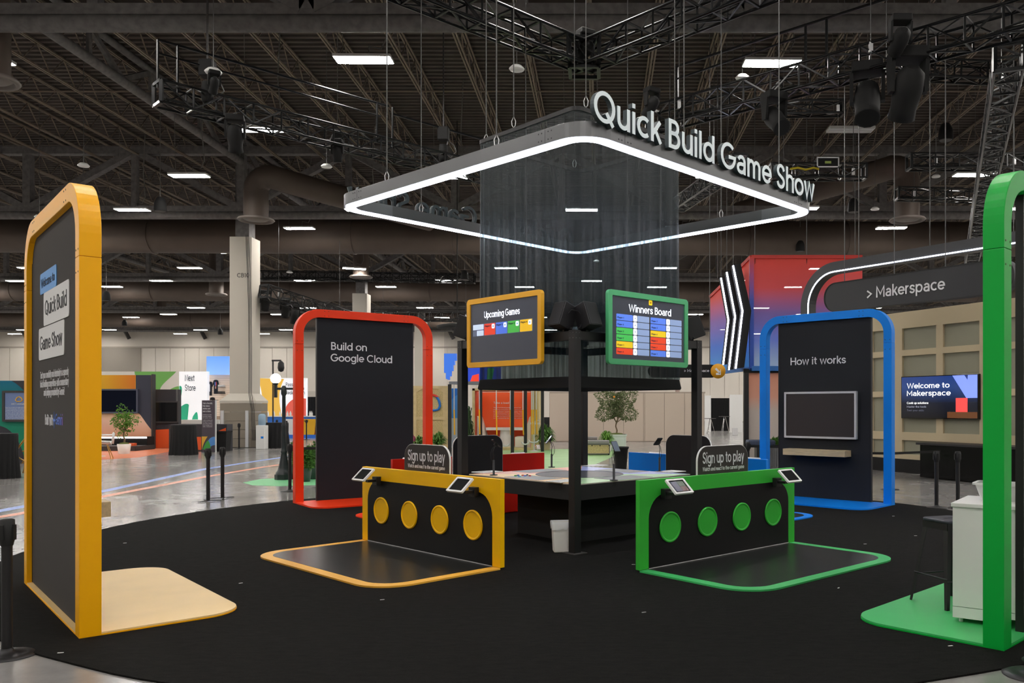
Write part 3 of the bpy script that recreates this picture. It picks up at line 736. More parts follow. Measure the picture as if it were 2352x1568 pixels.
x0, z0 = yl(123.5, 970, yp); MB().prism([(0,.07),(.012,.012),(.06,0),(.012,-.012),(0,-.07),(-.012,-.012),(-.06,0),(-.012,.012)], -.002, 0).build('spark_mark', mat('spark_blue', '#4a7fe0', .5), yA, loc=(x0+.03, yp-.001, z0+.02))
lab(yA, yl, 'Gemini', 128, 144.5, 975, yp-.001, grad('blue_red_print', [(0, '#4a7fe0'), (.6, '#6a72c8'), (1, '#e05058')], 'X', 0, .45), cap=.09, off=.008)
MB().box(-.64, .60, D_-.045, D_-.045+.24, .78, .90).build('shelf', M['wood'], yA, bevel=.004)
# red
ang = R(37.14-180)
rA, rl = arch('red', M['red'], M['red'], M['red'], center((-5.182, 14.232), ang, 1, D_), ang,
    'tall red archway whose dark panel reads Build on Google Cloud', 1.75, M['panel'], 3.33)
for s, u0, u1, vb in (('Build on', 760.5, 842.5, 803), ('Google Cloud', 759.5, 900.5, 829.5)):
    x0, z0 = rl(u0, vb, .095); x1, _ = rl(u1, vb, .095)
    put(text(s, width=abs(x1-x0), cap=.135, off=.014), rA, M['whitel'], x0, .096, z0, flip=True)
# blue
ang = R(137.7)
bA, bl = arch('blue', M['blue'], M['blue'], M['blue'], center((4.812, 13.966), ang, -1, D_), ang,
    'tall blue archway whose dark panel reads How it works', 1.75, M['panel'], 3.31)
x0, z0 = bl(1816, 838.5, .095); x1, _ = bl(1943, 838.5, .095)
put(text('How it works', width=abs(x1-x0), cap=.135, off=.012), bA, M['whitel'], x0, .096, z0, flip=True)
xl, zt = bl(1803, 897.5, .13); xr, zb = bl(1968, 1009, .13)
_, zb = bl(1968, 1009, .13); _, zt = bl(1968, 898, .13)
tv = MB().ringprism(rrect(xr, xl, zb, zt, .012), rrect(xr+.035, xl-.035, zb+.035, zt-.035, .01), .096, .16).build('television_frame', M['silver'], bA)
MB().box(xr+.03, xl-.03, .1, .15, zb+.03, zt-.03).build('television_screen', mat('brown_black_screen', '#353030', .4), tv)
x0, _ = bl(1807, 1050, .2); x1, _ = bl(1955, 1050, .2)
MB().box(x1+.05, x0, .095, .34, .79, .90).build('shelf', M['wood'], bA, bevel=.004)
# green
ang = R(45)
gA, gl = arch('green', M['green'], M['green_l'], M['green'], center((2.698, 5.64), ang, -1), ang,
    'tall green archway cut by the right edge of the picture', 1.50, M['panel2'], 3.31)
# ================================================================== THE FOUR LOW COUNTERS
def counter(cx, cy, thx, mt, mpl, label, inner_lit, tabs, L=2.65, H=.92):
    t = thing('game_counter', label, 'counter', (cx, cy, 0), thx)
    MB().box(-L/2, L/2, 0, .055, .03, H).build('panel', mt, t, bevel=.002)
    # dark field with rounded upper corners and four raised discs
    MB().prism(rrect(-L/2+.13, L/2-.13, .034, H-.15, .24, corners=(0,0,1,1)), -.003, 0).build('dark_field', M['cnt'], t)
    for k, x in enumerate((-.885, -.295, .295, .885)):
        r = .158
        MB().lathe([(r,0),(r,.012),(r-.008,.018),(r-.02,.014),(r-.026,.008)], n=36).build('disc_rim', mt, t, loc=(x, -.002, .42), rot=(PI/2, 0, 0))
        MB().prism([((r-.026)*math.cos(2*PI*i/36), (r-.026)*math.sin(2*PI*i/36)) for i in range(36)], -.008, 0).build('disc', mt, t, loc=(x, -.003, .42))
    MB().box(-L/2+.13, L/2-.13, -.006, -.001, .030, .036).build('seam_strip', M['silver'], t)
    # floor plate in front
    o = rrect(-L/2, L/2, -1.40, 0, .38, corners=(1,1,0,0)); i = rrect(-L/2+.12, L/2-.12, -1.28, -.001, .28, corners=(1,1,0,0))
    MB().ringprism(o, i, .012, .028, 'xy').build('platform_border', mpl, t)
    MB().prism(i, .012, .029, 'xy').build('platform', M['sheen'], t)
    for k, (x, pic) in enumerate(tabs):
        bz = MB().box(x-.05, x+.05, -.06, 0, .72, .82).box(x-.03, x+.03, -.16, -.05, .76, .79).build('tablet_bracket', M['black'], t, bevel=.003)
        th = MB(); th.m = Matrix.Translation((x, -.20, .845)) @ Matrix.Rotation(R(42), 4, 'X')
        th.ringprism(rrect(-.135, .135, -.10, .10, .014), rrect(-.108, .108, -.078, .078, .004), 0, .022, 'xy')
        hold = th.build('tablet_frame', M['white'], t, bevel=.002)
        ts = MB(); ts.m = th.m.copy(); ts.box(-.109, .109, -.079, .079, .004, .016); ts.build('tablet_screen', mat('tablet_glass', '#050508', .55, spec=.05), hold)
        if pic:
            for (a, b_, c, d_, cc) in ((-.09, 0, -.065, .065, '#0a1a48'), (.004, .09, .0, .065, '#0e3a1c'), (.004, .09, -.065, -.004, '#4a1010')):
                q = MB(); q.m = th.m.copy(); q.box(a, b_, c, d_, .016, .017); q.build('tablet_tile', em('tablet'+cc, cc, .06), hold)
    return t
def sign_board(cx, cy, thx, label, dx=-.05):
    """rounded board standing against the inner face of a counter, lettering towards -y"""
    t = thing('sign_board', label, 'sign', (cx, cy, 0), thx)
    y0 = .06
    MB().prism(rrect(dx-.44, dx+.44, .012, 1.225, .16, corners=(0,0,1,1)), y0+.003, y0+.025).build('board_core', M['white'], t)
    MB().prism(rrect(dx-.435, dx+.435, .012, 1.22, .156, corners=(0,0,1,1)), y0, y0+.003).build('face', mat('brown_black_board', '#2c2625', .55), t)
    MB().prism(rrect(dx-.435, dx+.435, .012, 1.22, .156, corners=(0,0,1,1)), y0+.025, y0+.028).build('back_face', mat('dark_board', '#1c191b', .6), t)
    put(text('Sign up to play', width=.72, cap=.125, off=.014), t, M['whitel'], dx-.36, y0-.001, 1.035)
    put(text('Watch and react to the current game', width=.72, cap=.043, off=.012), t, M['whitel'], dx-.36, y0-.001, .955)
    return t
Lc = 2.65
def ccen(corner, ang, sgn, y=0):
    ex = Vector((math.cos(ang), math.sin(ang))); ey = Vector((-ex.y, ex.x)); c = Vector(corner) - ex*(sgn*Lc/2) - ey*y
    return c.x, c.y
a = R(136.12-180); cx, cy = ccen((-1.019, 8.458), a, 1)
counter(cx, cy, a, M['ctop_y'], mat('yellow_vinyl', '#f0b442', .45), 'low yellow and black game counter with four yellow discs', 1, ((-.95, 0), (.93, 0)))
sign_board(cx, cy, a, 'Sign up to play board rising behind the yellow counter', -.06)
a = R(42.79); cx, cy = ccen((.3756, 8.325), a, -1)
counter(cx, cy, a, M['ctop_g'], M['green_l'], 'low green and black game counter with four green discs', 1, ((-.97, 1), (.93, 0)))
sign_board(cx, cy, a, 'Sign up to play board rising behind the green counter', .06)
a = R(41.5-180)
cx, cy = -1.907+.055*math.sin(R(41.5-180)), 12.545-.055*math.cos(R(41.5-180))
counter(cx, cy, a, M['red2'], M['red'], 'low red game counter at back left, seen from its plain inner side', 1, ((-.95, 0), (.93, 0)))
sign_board(cx, cy, a, 'blank back of the sign board standing at the red counter', -.06)
a = R(134)
cx, cy = 1.354+.055*math.sin(a), 12.58-.055*math.cos(a)
counter(cx, cy, a, M['blue'], M['blue'], 'low blue game counter at back right, seen from its plain inner side', 1, ((-.95, 0), (.93, 0)))
sign_board(cx, cy, a, 'blank brown back of the sign board standing at the blue counter', .06)
# ================================================================== GAME TABLE
PC = (-.288, 10.941); A45 = R(45)
tb = thing('game_table', 'large square black game table with pastel top in the middle of the stand', 'table', (PC[0], PC[1], 0), A45)
hs = 1.44/math.sqrt(2); zt = .775
MB().box(-hs, hs, -hs, hs, zt-.19, zt-.012).build('fascia', M['blackm'], tb, bevel=.003)
m = MB(); m.ringprism(rrect(-hs, hs, -hs, hs, .002), [(.56*math.cos(PI+.5*PI*((k+.5)//9)+0+ (PI/2)*((k % 9)/9.0)), .56*math.sin(PI+.5*PI*((k+.5)//9)+(PI/2)*((k % 9)/9.0))) for k in range(36)], zt-.012, zt, 'xy')
m.build('table_top', mat('table_top_laminate', '#b9b3ac', .35), tb)
MB().box(-.57, .57, -.57, .57, .012, zt-.19).build('pedestal', M['blackm'], tb, bevel=.003)
MB().lathe([(.555,zt-.04),(.001,zt-.04)], n=48).build('round_screen', mat('round_black_glass', '#0c0e0e', .05), tb)
m = MB(); m.lathe([(.56,zt-.04),(.56,zt+.002),(.572,zt+.004),(.572,zt)], n=48); m.build('screen_rim', mat('blue_rim', '#16233f', .4), tb)
for k, (c, nm) in enumerate((('#f0c890', 'tan'), ('#a9d6a4', 'pale green'), ('#a8b4ea', 'lavender'), ('#eba18e', 'pink'))):
    # k = side: -x (yellow), -y (green), +x (blue), +y (red)
    an = [PI, 1.5*PI, 0, .5*PI][k]
    tri = []
    for sgn in (-1, 1):
        aa = an+sgn*PI/4; tri.append((math.cos(aa)*1.439, math.sin(aa)*1.439))
    arc = [(.575*math.cos(an+PI/4-PI/2*i/10), .575*math.sin(an+PI/4-PI/2*i/10)) for i in range(11)]
    MB().prism([tri[0], tri[1]]+arc, zt, zt+.0015, 'xy').build('colour_field', mat('table_'+nm.replace(' ', '_'), c, .35), tb, label=nm+' quarter of the table top')
for k in range(4):
    an = [PI, 1.5*PI, 0, .5*PI][k]; mm = MB(); mm.m = Matrix.Rotation(an, 4, 'Z')
    mm.prism([(.60,-.33),(.98,-.33),(.98,.33),(.60,.33)], zt+.0015, zt+.004, 'xy'); mm.build('grey_mat', mat('grey_build_mat', '#8b8f96', .5), tb)
for k, (u, v, lb) in enumerate(((1120,1084,'left corner of the table'), (1295,1105,'near corner of the table'), (1540,1083,'right corner of the table'), (1365,1069,'far corner of the table'))):
    p = G(u, v, zt+.004)
    c = thing('card_tray', 'thin white instruction card lying at the ' + lb, 'card', p, A45)
    MB().box(-.17, .17, -.13, .13, 0, .008).build('card', M['white'], c)
    q = MB()
    for i in range(4): q.box(-.14, .12-.03*i, .09-i*.05, .105-i*.05, .008, .0085)
    q.build('print_lines', mat('grey_print', '#8a8d96', .6), c)
def phone_stand(u, v, label, rz, tilt):
    p = G(u, v, zt+.004); t = thing('phone_stand', label, 'phone stand', p, rz)
    MB().lathe([(.05,0),(.05,.008),(.014,.012),(.014,.19),(.009,.195)], n=14).build('base_post', M['black'], t)
    MB().tube([(0,0,.19),(.004,0,.25),(-.01,0,.30),(.01,0,.35),(.03,0,.385)], .005, 6).build('gooseneck', M['black'], t)
    MB().tube([(.004,.0,.14),(-.035,0,.2),(-.045,0,.27),(-.02,0,.34),(.03,0,.38)], .003, 5).build('cable', M['black'], t)
    m = MB(); m.m = Matrix.Translation((.035, 0, .40)) @ Matrix.Rotation(tilt, 4, 'Y')
    m.box(-.02,.02,-.02,.02,-.03,0); m.build('clamp', M['black'], t)
    q = MB(); q.m = m.m.copy(); q.prism(rrect(-.075,.075,-.04,.04,.01), 0, .01, 'xy'); ph = q.build('phone', M['black'], t)
    q = MB(); q.m = m.m.copy(); q.box(-.068,.068,-.036,.036,.0101,.0106); q.build('phone_screen', mat('phone_screen_grey', '#5c6672', .15, emit=.15), ph)
phone_stand(1134, 1091, 'phone on a gooseneck stand at the left of the game table', R(30), .7)
phone_stand(1267, 1073, 'phone on a gooseneck stand at the back of the game table', R(200), .9)
phone_stand(1410, 1103, 'phone on a gooseneck stand right of the nearest black post', R(-60), .9)
phone_stand(1515, 1083, 'phone on a gooseneck stand by the blue counter, seen from its back', R(120), .7)
for k, (u, v, c) in enumerate(((1184,1093,'#2f9a3e'), (1190,1092,'#2456c8'), (1196,1094,'#e8e8ee'), (1201,1092,'#d8422a'), (1206,1093,'#3a66d0'), (1211,1091,'#1c1c20'), (1217,1093,'#c8202a'), (1193,1095,'#58c0d8'))):
    p = G(u, v, zt+.0045); o = MB().box(-.016,.016,-.008,.008,0,.01).lathe([(.005,.01),(.005,.013),(.001,.013)], c=(-.008,0,0), n=8).lathe([(.005,.01),(.005,.013),(.001,.013)], c=(.008,0,0), n=8).build('toy_brick', mat('brick'+c, c, .3), None, loc=p, rot=(0,0,k*.9))
    tag(o, 'tiny plastic building brick in a loose heap on the grey mat', 'toy brick', 'toy bricks on the game table')
# ================================================================== GANTRY
hg = 1.522/math.sqrt(2)
gn = thing('gantry', 'black steel gantry of four posts and a square top frame over the game table', 'frame', (PC[0], PC[1], 0), R(44.5))
for i in (-1, 1):
    for j in (-1, 1):
        MB().box(i*hg-.05, i*hg+.05, j*hg-.05, j*hg+.05, .02, 2.51).build('post', M['black'], gn, bevel=.004)
        MB().box(i*hg-.1, i*hg+.1, j*hg-.1, j*hg+.1, .012, .02).build('base_plate', M['dark'], gn)
for s in (-1, 1):
    MB().box(-hg+.05, hg-.05, s*hg-.045, s*hg+.045, 2.40, 2.50).build('top_beam', M['black'], gn, bevel=.003)
    MB().box(s*hg-.045, s*hg+.045, -hg+.05, hg-.05, 2.40, 2.50).build('top_beam', M['black'], gn, bevel=.003)
m = MB()
for i in (-1, 1):
    for j in (-1, 1):
        for z in (2.42, 2.48):
            for d in (-.025, .025):
                m.box(i*hg+d-.005, i*hg+d+.005, -hg-.0515, -hg-.05, z-.005, z+.005); m.box(-hg-.0515, -hg-.05, j*hg+d-.005, j*hg+d+.005, z-.005, z+.005)
m.build('bolt_heads', M['grey'], gn)
def loudspeaker(p, rz, tilt, label, s=1.0):
    t = thing('loudspeaker', label, 'loudspeaker', p, rz)
    mm = MB(); mm.m = Matrix.Translation((0, 0, .13*s)) @ Matrix.Rotation(tilt, 4, 'X')
    mm.prism([(-.085*s,.10*s),(-.12*s,-.12*s),(.12*s,-.12*s),(.085*s,.10*s)], -.15*s, .15*s, 'xy')
    bx = mm.build('cabinet', M['black'], t, bevel=.006)
    g = MB(); g.m = mm.m.copy(); g.box(-.11*s,.11*s,-.126*s,-.12*s,-.14*s,.14*s); g.build('grille', M['blackm'], bx)
    MB().box(-.02, .02, -.02, .02, -.04, .03).box(-.14*s,.14*s,-.012,.012,-.015,.0).build('bracket', M['black'], t)
    return t
q45 = Matrix.Rotation(R(44.5), 2)
def gpt(x, y): v_ = q45 @ Vector((x, y)); return (PC[0]+v_.x, PC[1]+v_.y)
p = gpt(-hg-.01, -hg+.16); loudspeaker((p[0], p[1], 2.54), R(-52), -.35, 'black loudspeaker on the nearest post, left of the pair', .95)
p = gpt(-hg+.16, -hg-.01); loudspeaker((p[0], p[1], 2.54), R(52), -.35, 'black loudspeaker on the nearest post, right of the pair', .95)
p = gpt(-hg, hg-.1); loudspeaker((p[0], p[1], 2.54), R(-100), -.35, 'black loudspeaker on the left post behind the yellow framed screen', .95)
p = gpt(hg-.1, -hg); loudspeaker((p[0], p[1], 2.54), R(100), -.35, 'black loudspeaker on the right post behind the green framed screen', .95)
p = gpt(hg-.12, hg-.02); loudspeaker((p[0], p[1], 2.54), R(160), -.35, 'black loudspeaker on the farthest post of the gantry', .95)
t = thing('cable', 'thin black cable looping between the two near loudspeakers', 'cable', (PC[0], PC[1]-1.5, 2.56))
MB().tube([(-.12,0,.1),(-.05,0,.18),(.03,0,.16),(.08,.02,.08),(.04,.0,-.04)], .006, 5).build('cable_run', M['rubber'], t)
# ---- two framed screens
def framed(cx, cy, thx, mt, label, w=1.42, z0=2.135, z1=2.985):
    t = thing('framed_screen', label, 'screen', (cx, cy, z0), thx); h = z1-z0
    MB().ringprism(rrect(-w/2, w/2, 0, h, .05), rrect(-w/2+.065, w/2-.065, .065, h-.065, .008), 0, .05).build('frame', mt, t, bevel=.003)
    MB().box(-w/2+.05, w/2-.05, .018, .045, .05, h-.05).build('display', em('slate_display', '#3c3f48', .35), t)
    MB().box(-w/2+.1, w/2-.1, .05, .085, .1, h-.1).box(-.12, .12, .08, .22, .18, .40).build('back_case', M['black'], t)
    ex = Vector((math.cos(thx), math.sin(thx))); ey = Vector((-ex.y, ex.x)); o = Vector((cx, cy))+ey*.018
    def loc(u, v, y=.018):
        s, z = hit(o, ex, u, v); return s, z-z0
    return t, loc
t, loc = framed(-1.19, 10.04, R(-45), mat('amber_frame', '#e8a818', .4), 'yellow framed screen reading Upcoming Games')
x0, z0 = loc(1112.5, 718); x1, _ = loc(1194, 711)
zc = .60
put(text('Upcoming Games', width=x1-x0, cap=.082, off=.012), t, em('lit_text', '#eef2fb', 1.0), x0, .017, zc)
def cell(x0, x1, z0, z1, c, s=.5, r=.008, nm='tile', y=.017):
    return MB().prism(rrect(x0, x1, z0, z1, r, 4), y-.0015, y).build(nm, em('tile'+c, c, s), t)
xa, _ = loc(1087, 750); xb, _ = loc(1224, 735)
wid = (xb-xa); u_ = wid/5.0
cell(xa-.005, xb+.005, .385, .535, '#4a5468', .4, nm='row_back', y=.0175)
for k, c in enumerate(('', '#e0402a', '#4f74dc', '#48b048', '#e8b820')):
    xs = xa + u_*k
    if k == 0:
        cell(xs, xs+u_*.94, .465, .53, '#c8d8f0'); cell(xs+u_*.34, xs+u_*.94, .39, .455, '#c8d8f0'); cell(xs, xs+u_*.3, .39, .455, '#5c6478')
        continue
    cell(xs, xs+u_*.95, .39, .53, c); cell(xs+u_*.66, xs+u_*.9, .465, .52, '#f0f4ff', .7, .012, 'badge', .0155)
    cell(xs+u_*.74, xs+u_*.82, .482, .502, '#3a8ac0', .5, .005, 'badge_mark', .0142)
    put(text('Player %d' % k, width=u_*.52, cap=.022), t, mat('tile_ink', '#22304a', .5), xs+u_*.06, .0148, .49)
t, loc = framed(.58, 10.01, R(45), mat('mint_green_frame', '#4fae74', .4), 'green framed screen reading Winners Board')
x0, _ = loc(1444, 722); x1, _ = loc(1541, 728)
put(text('Winners Board', width=x1-x0, cap=.088, off=.012), t, MATS['lit_text'], x0, .017, .62)
xm, _ = loc(1494, 700); cell(xm-.03, xm+.03, .725, .785, '#e8c020', .8, .01, 'trophy_badge'); cell(xm-.012, xm+.012, .745, .765, '#a07808', .3, .004, 'badge_mark', .0155)
MB().box(-.04,.04,0,.03,.45,.47)
xa, _ = loc(1415.5, 740); xb, _ = loc(1453, 745); xc, _ = loc(1492, 750); xd, _ = loc(1494, 750); xe, _ = loc(1529, 750); xf, _ = loc(1566, 760)
for side, (x0, x1, x2, cols) in enumerate(((xa, xb, xc, '#5a80e4 #5a80e4 #48b858 #48b858 #e8c428 #e4492a'.split()), (xd, xe, xf, '#5a80e4 #5a80e4 #e8c428 #e4492a #e4492a #5a80e4'.split()))):
    for k, c in enumerate(cols):
        z1 = .583-k*.0785; z0 = z1-.071
        cell(x0, x1, z0, z1, c, .55); cell(x1+.01, x1+.075, z0, z1, '#f0f4ff', .8, .012, 'badge'); cell(x1+.082, x2-.008, z0, z1, '#8fa4cc', .45)
        cell(x1+.035, x1+.047, z0+.03, z0+.042, '#30507a', .2, .003, 'badge_mark', .0155)
        put(text('Player %d' % (1+(k*3+side) % 4), width=(x1-x0)*.38, cap=.02), t, MATS['tile_ink'], x0+.015, .0153, z0+.02)
# ================================================================== DRAPE COLUMN
dm = bpy.data.materials.new('sheer_black_mesh'); dm.use_nodes = True; nt = dm.node_tree
for n in list(nt.nodes): nt.nodes.remove(n)
out = nt.nodes.new('ShaderNodeOutputMaterial'); mix = nt.nodes.new('ShaderNodeMixShader'); tr_ = nt.nodes.new('ShaderNodeBsdfTransparent'); df = nt.nodes.new('ShaderNodeBsdfPrincipled')
tr_.inputs[0].default_value = (.80, .92, .95, 1)
df.inputs['Base Color'].default_value = lin('#101c22'); df.inputs['Roughness'].default_value = .42
tc = nt.nodes.new('ShaderNodeTexCoord'); mp = nt.nodes.new('ShaderNodeMapping'); mp.inputs['Scale'].default_value = (22, 22, .12)
nz = nt.nodes.new('ShaderNodeTexNoise'); nz.inputs['Scale'].default_value = 1.0; nz.inputs['Detail'].default_value = 3
mr = nt.nodes.new('ShaderNodeMapRange'); mr.inputs[1].default_value = .35; mr.inputs[2].default_value = .65; mr.inputs[3].default_value = .48; mr.inputs[4].default_value = .80
nt.links.new(tc.outputs['Object'], mp.inputs[0]); nt.links.new(mp.outputs[0], nz.inputs['Vector']); nt.links.new(nz.outputs[0], mr.inputs[0])
nt.links.new(mr.outputs[0], mix.inputs[0]); nt.links.new(tr_.outputs[0], mix.inputs[1]); nt.links.new(df.outputs[0], mix.inputs[2]); nt.links.new(mix.outputs[0], out.inputs[0])
dr = thing('drape_column', 'tall square column of sheer black mesh fabric hanging through the ring', 'drape', (PC[0], PC[1], 1.87), A45)
hd = 1.335/math.sqrt(2)
base = rrect(-hd, hd, -hd, hd, .12, 10)
def resample(poly, step):
    out = []
    for i, p in enumerate(poly):
        q = poly[(i+1) % len(poly)]; L = math.dist(p, q); n = max(1, round(L/step))
        for k in range(n): out.append((p[0]+(q[0]-p[0])*k/n, p[1]+(q[1]-p[1])*k/n))
    return out
base = resample(base, .018); N = len(base); m = MB(); vs = []; fs = []
zs = [.13, .4, .8, 1.5, 2.2, 2.75, 3.2]
ph = [random.uniform(0, 6.28) for _ in range(6)]
for zi in zs:
    amp = .014*(1-zi/4.2)
    for k, (x, y) in enumerate(base):
        s = 2*PI*k/N; f = math.sin(s*37+ph[0]+zi*.2)*.5+math.sin(s*71+ph[1])*.35+math.sin(s*13+ph[2]+zi*.3)*.6+math.sin(s*113+ph[3])*.3*(1-zi/3.3)
        r = 1+amp*f; vs.append((x*r, y*r, zi))
for i in range(len(zs)-1):
    for k in range(N): fs.append((i*N+k, i*N+(k+1) % N, (i+1)*N+(k+1) % N, (i+1)*N+k))
m.add(vs, fs, True); m.build('mesh_fabric', dm, dr)
m = MB(); vs = []
for zi, rr in ((0, 1.02), (.02, 1.03), (.13, 1.01)):
    for k, (x, y) in enumerate(base): vs.append((x*rr, y*rr, zi))
for k in range(N): pass
m.add(vs, [(i*N+k, i*N+(k+1) % N, (i+1)*N+(k+1) % N, (i+1)*N+k) for i in range(2) for k in range(N)], True); m.build('weighted_hem', M['drape'], dr)
MB().ringprism(rrect(-hd-.01, hd+.01, -hd-.01, hd+.01, .12), rrect(-hd+.03, hd-.03, -hd+.03, hd-.03, .1), 3.18, 3.23, 'xy').build('top_rail', M['black'], dr)
# ================================================================== LIGHT RING WITH LETTERS
RC = (-.288, 10.941); ra = R(47.6); hr = 3.156/math.sqrt(2); ZB, ZU = 4.20, 4.345
rg = thing('light_ring', 'big square hanging light ring carrying the Quick Build Game Show letters', 'hanging sign', (RC[0], RC[1], ZB), ra)
def rr_(d, r): return rrect(-hr+d, hr-d, -hr+d, hr-d, r, 10)
m = MB(); m.ringprism(rr_(0, .34), rr_(.15, .2), 0, ZU-ZB, 'xy'); m.build('ring_body', M['plate'], rg, bevel=.003)
MB().ringprism(rr_(.02, .32), rr_(.13, .215), -.014, 0, 'xy').build('light_strip', M['led'], rg)
for k in range(4):
    mm = MB(); mm.m = Matrix.Rotation(k*PI/2, 4, 'Z')
    m2 = MB(); m2.m = mm.m.copy()
    for sx in (-1, 1):
        xj = sx*(hr-.55)
        mm.box(xj-.0015, xj+.0015, -hr-.001, -hr+.01, .006, ZU-ZB-.006)
        for dx in (-.09, -.045, .045, .09):
            for z in (.035, .11): mm.box(xj+dx-.006, xj+dx+.006, -hr-.0015, -hr, z-.006, z+.006)
        m2 = MB(); m2.m = mm.m.copy(); m2.box(sx*(hr-.33), sx*(hr-.78), -hr+.15, -hr+.153, .004, ZU-ZB-.004); m2.build('joint_plate', M['platel'], rg)
    mm.build('joint_bolts', M['rubber'], rg)
for flip in (False, True):
    x0, x1 = -hr+.05, -hr+4.24
    s = 'Quick Build Game Show'
    mb = text(s, width=x1-x0, cap=.30, off=.016, ext=.05)
    mb.m = Matrix.Identity(4)
    if not flip:
        put(mb, rg, mat('letter_return', '#39464c', .5), x0, -hr-.002, .11, 'letters')
        f = text(s, width=x1-x0, cap=.30, off=.012, ext=.004); put(f, rg, M['ltr'], x0, -hr-.052, .11, 'letter_faces')
    else:
        put(mb, rg, MATS['letter_return'], -x0, hr+.002, .11, 'letters', True)
        f = text(s, width=x1-x0, cap=.30, off=.012, ext=.004); put(f, rg, M['ltr'], -x0, hr+.052, .11, 'letter_faces', True)
qr = Matrix.Rotation(ra, 2)
def rpt(x, y): v_ = qr @ Vector((x, y)); return (RC[0]+v_.x, RC[1]+v_.y)
wires = [rpt(-hr+.07, -hr+1.35), rpt(-hr+.07, hr-1.1), rpt(-hr+1.6, -hr+.07), rpt(hr-.9, -hr+.07), rpt(-hr+1.3, hr-.07), rpt(hr-1.2, hr-.07), rpt(hr-.07, -hr+1.5), rpt(hr-.07, hr-1.2)]
for p in wires:
    t = thing('suspension_wire', 'steel suspension wire with a hook, holding the light ring', 'wire', (p[0], p[1], ZU), 0, 'wires of the light ring')
    MB().bar((0,0,.12),(0,0,12.52-ZU),.012,.012,4).build('wire_rope', M['wire'], t)
    MB().tube([(0,0,.14),(.025,0,.08),(.02,0,.03),(0,0,0),(-.02,0,.03),(-.025,0,.08)], .006, 5, True).build('hook', M['silver'], t)
for i, j in ((-1,-1),(1,-1),(1,1),(-1,1),(-1,.2)):
    v_ = Matrix.Rotation(A45, 2) @ Vector((i*(hd-.15), j*(hd))) if abs(j) == 1 else Matrix.Rotation(A45, 2) @ Vector((i*hd, j*hd))
    t = thing('suspension_wire', 'thin steel wire rising from the top rail of the mesh column', 'wire', (PC[0]+v_.x, PC[1]+v_.y, 5.10), 0, 'wires of the mesh column')
    MB().bar((0,0,.12),(0,0,12.52-5.1),.012,.012,4).build('wire_rope', M['wire'], t)
    MB().tube([(0,0,.14),(.025,0,.08),(.02,0,.03),(0,0,0),(-.02,0,.03),(-.025,0,.08)], .006, 5, True).build('hook', M['silver'], t)
# ================================================================== SMALL FOREGROUND THINGS
p = G(1291, 1266, .012)
t = thing('waste_bin', 'white plastic waste bin with a liner beside the nearest black post', 'bin', p, R(10))
MB().prism([(-.105,-.08),(.105,-.08),(.105,.08),(-.105,.08)], 0, .002, 'xy')
m = MB(); a = [(-.1,-.075),(.1,-.075),(.1,.075),(-.1,.075)]; b2 = [(-.115,-.09),(.115,-.09),(.115,.09),(-.115,.09)]
m.add([(x,y,0) for x,y in a]+[(x,y,.33) for x,y in b2], [(0,1,5,4),(1,2,6,5),(2,3,7,6),(3,0,4,7),(3,2,1,0)]); m.build('bin_body', M['white'], t, bevel=.012)
m = MB(); bo = [(x*1.06,y*1.06) for x,y in b2]; N = 32; o1 = resample(bo, .03)
vs = []; 
for k, (x, y) in enumerate(o1): vs.append((x, y, .345))
for k, (x, y) in enumerate(o1): vs.append((x*1.03, y*1.03, .33))
for k, (x, y) in enumerate(o1): vs.append((x*.99, y*.99, .27+random.uniform(-.025,.015)))
n = len(o1); m.add(vs, [(i*n+k, i*n+(k+1) % n, (i+1)*n+(k+1) % n, (i+1)*n+k) for i in range(2) for k in range(n)], True); m.build('liner_rim', mat('bin_liner', '#e9edf2', .3), t)
def stanchion(p, label, h=.92, base='round', group=None, rz=0, belt=None):
    t = thing('queue_post', label, 'queue post', p, rz, group)
    MB().lathe([(.032,.01),(.032,h-.16),(.032,h-.15)], n=16).build('pole', M['black'], t)
    MB().lathe([(.036,h-.17),(.045,h-.13),(.045,h),(.03,h+.006),(.001,h+.006)], n=16).build('cassette', M['rubber'], t)
    m = MB()
    for k in range(4):
        m.m = Matrix.Rotation(k*PI/2, 4, 'Z'); m.box(-.012,.012,.044,.056,h-.13,h-.03)
    m.build('belt_clips', M['rubber'], t)
    if base == 'round': MB().lathe([(.18,.0),(.18,.008),(.12,.018),(.04,.03),(.035,.05)], n=28).build('base', M['black'], t)
    else:
        m = MB()
        for k in range(3):
            m.m = Matrix.Rotation(k*2.1, 4, 'Z'); m.bar((0,0,.02),(.22,0,.012),.03,.012)
        m.build('base', M['black'], t)
    if belt:
        b0 = Vector(belt)-Vector(p); b0 = Matrix.Rotation(-rz, 3, 'Z') @ b0
        mm = MB(); mm.bar((0,0,h-.08),(b0.x,b0.y,h-.08+b0.z),.004,.05); mm.build('belt', M['rubber'], t)
    return t
stanchion(G(16, 1505), 'black queue post at the left edge in front of the yellow archway', .90)
stanchion(G(478, 1151), 'black queue post on the concrete left of the red archway, left one of two', .92, 'tri', rz=.2)
stanchion(G(511, 1145), 'black queue post on the concrete left of the red archway, right one of two', .92, 'tri', rz=1.0)
stanchion(G(2151, 1166), 'black queue post before the black makerspace desk, left one of two', .92)
stanchion(G(2200, 1167), 'black queue post before the black makerspace desk, right one of two', .92)
stanchion(G(666, 1128), 'black queue post half hidden by the left leg of the red archway', .92, belt=G(760, 1128))
p0 = G(1718, 1118); stanchion(p0, 'black queue post seen over the blue counter', .92, belt=(xx(1800, 17), 17, 0))
for (u, v, s) in ((2374, 1550, 1), (2408, 1524, 0)):
    p = G(u, v)
    stanchion(p, ['black queue post base at the lower right corner, farther one', 'black queue post base at the lower right corner, nearer one'][s], .92)
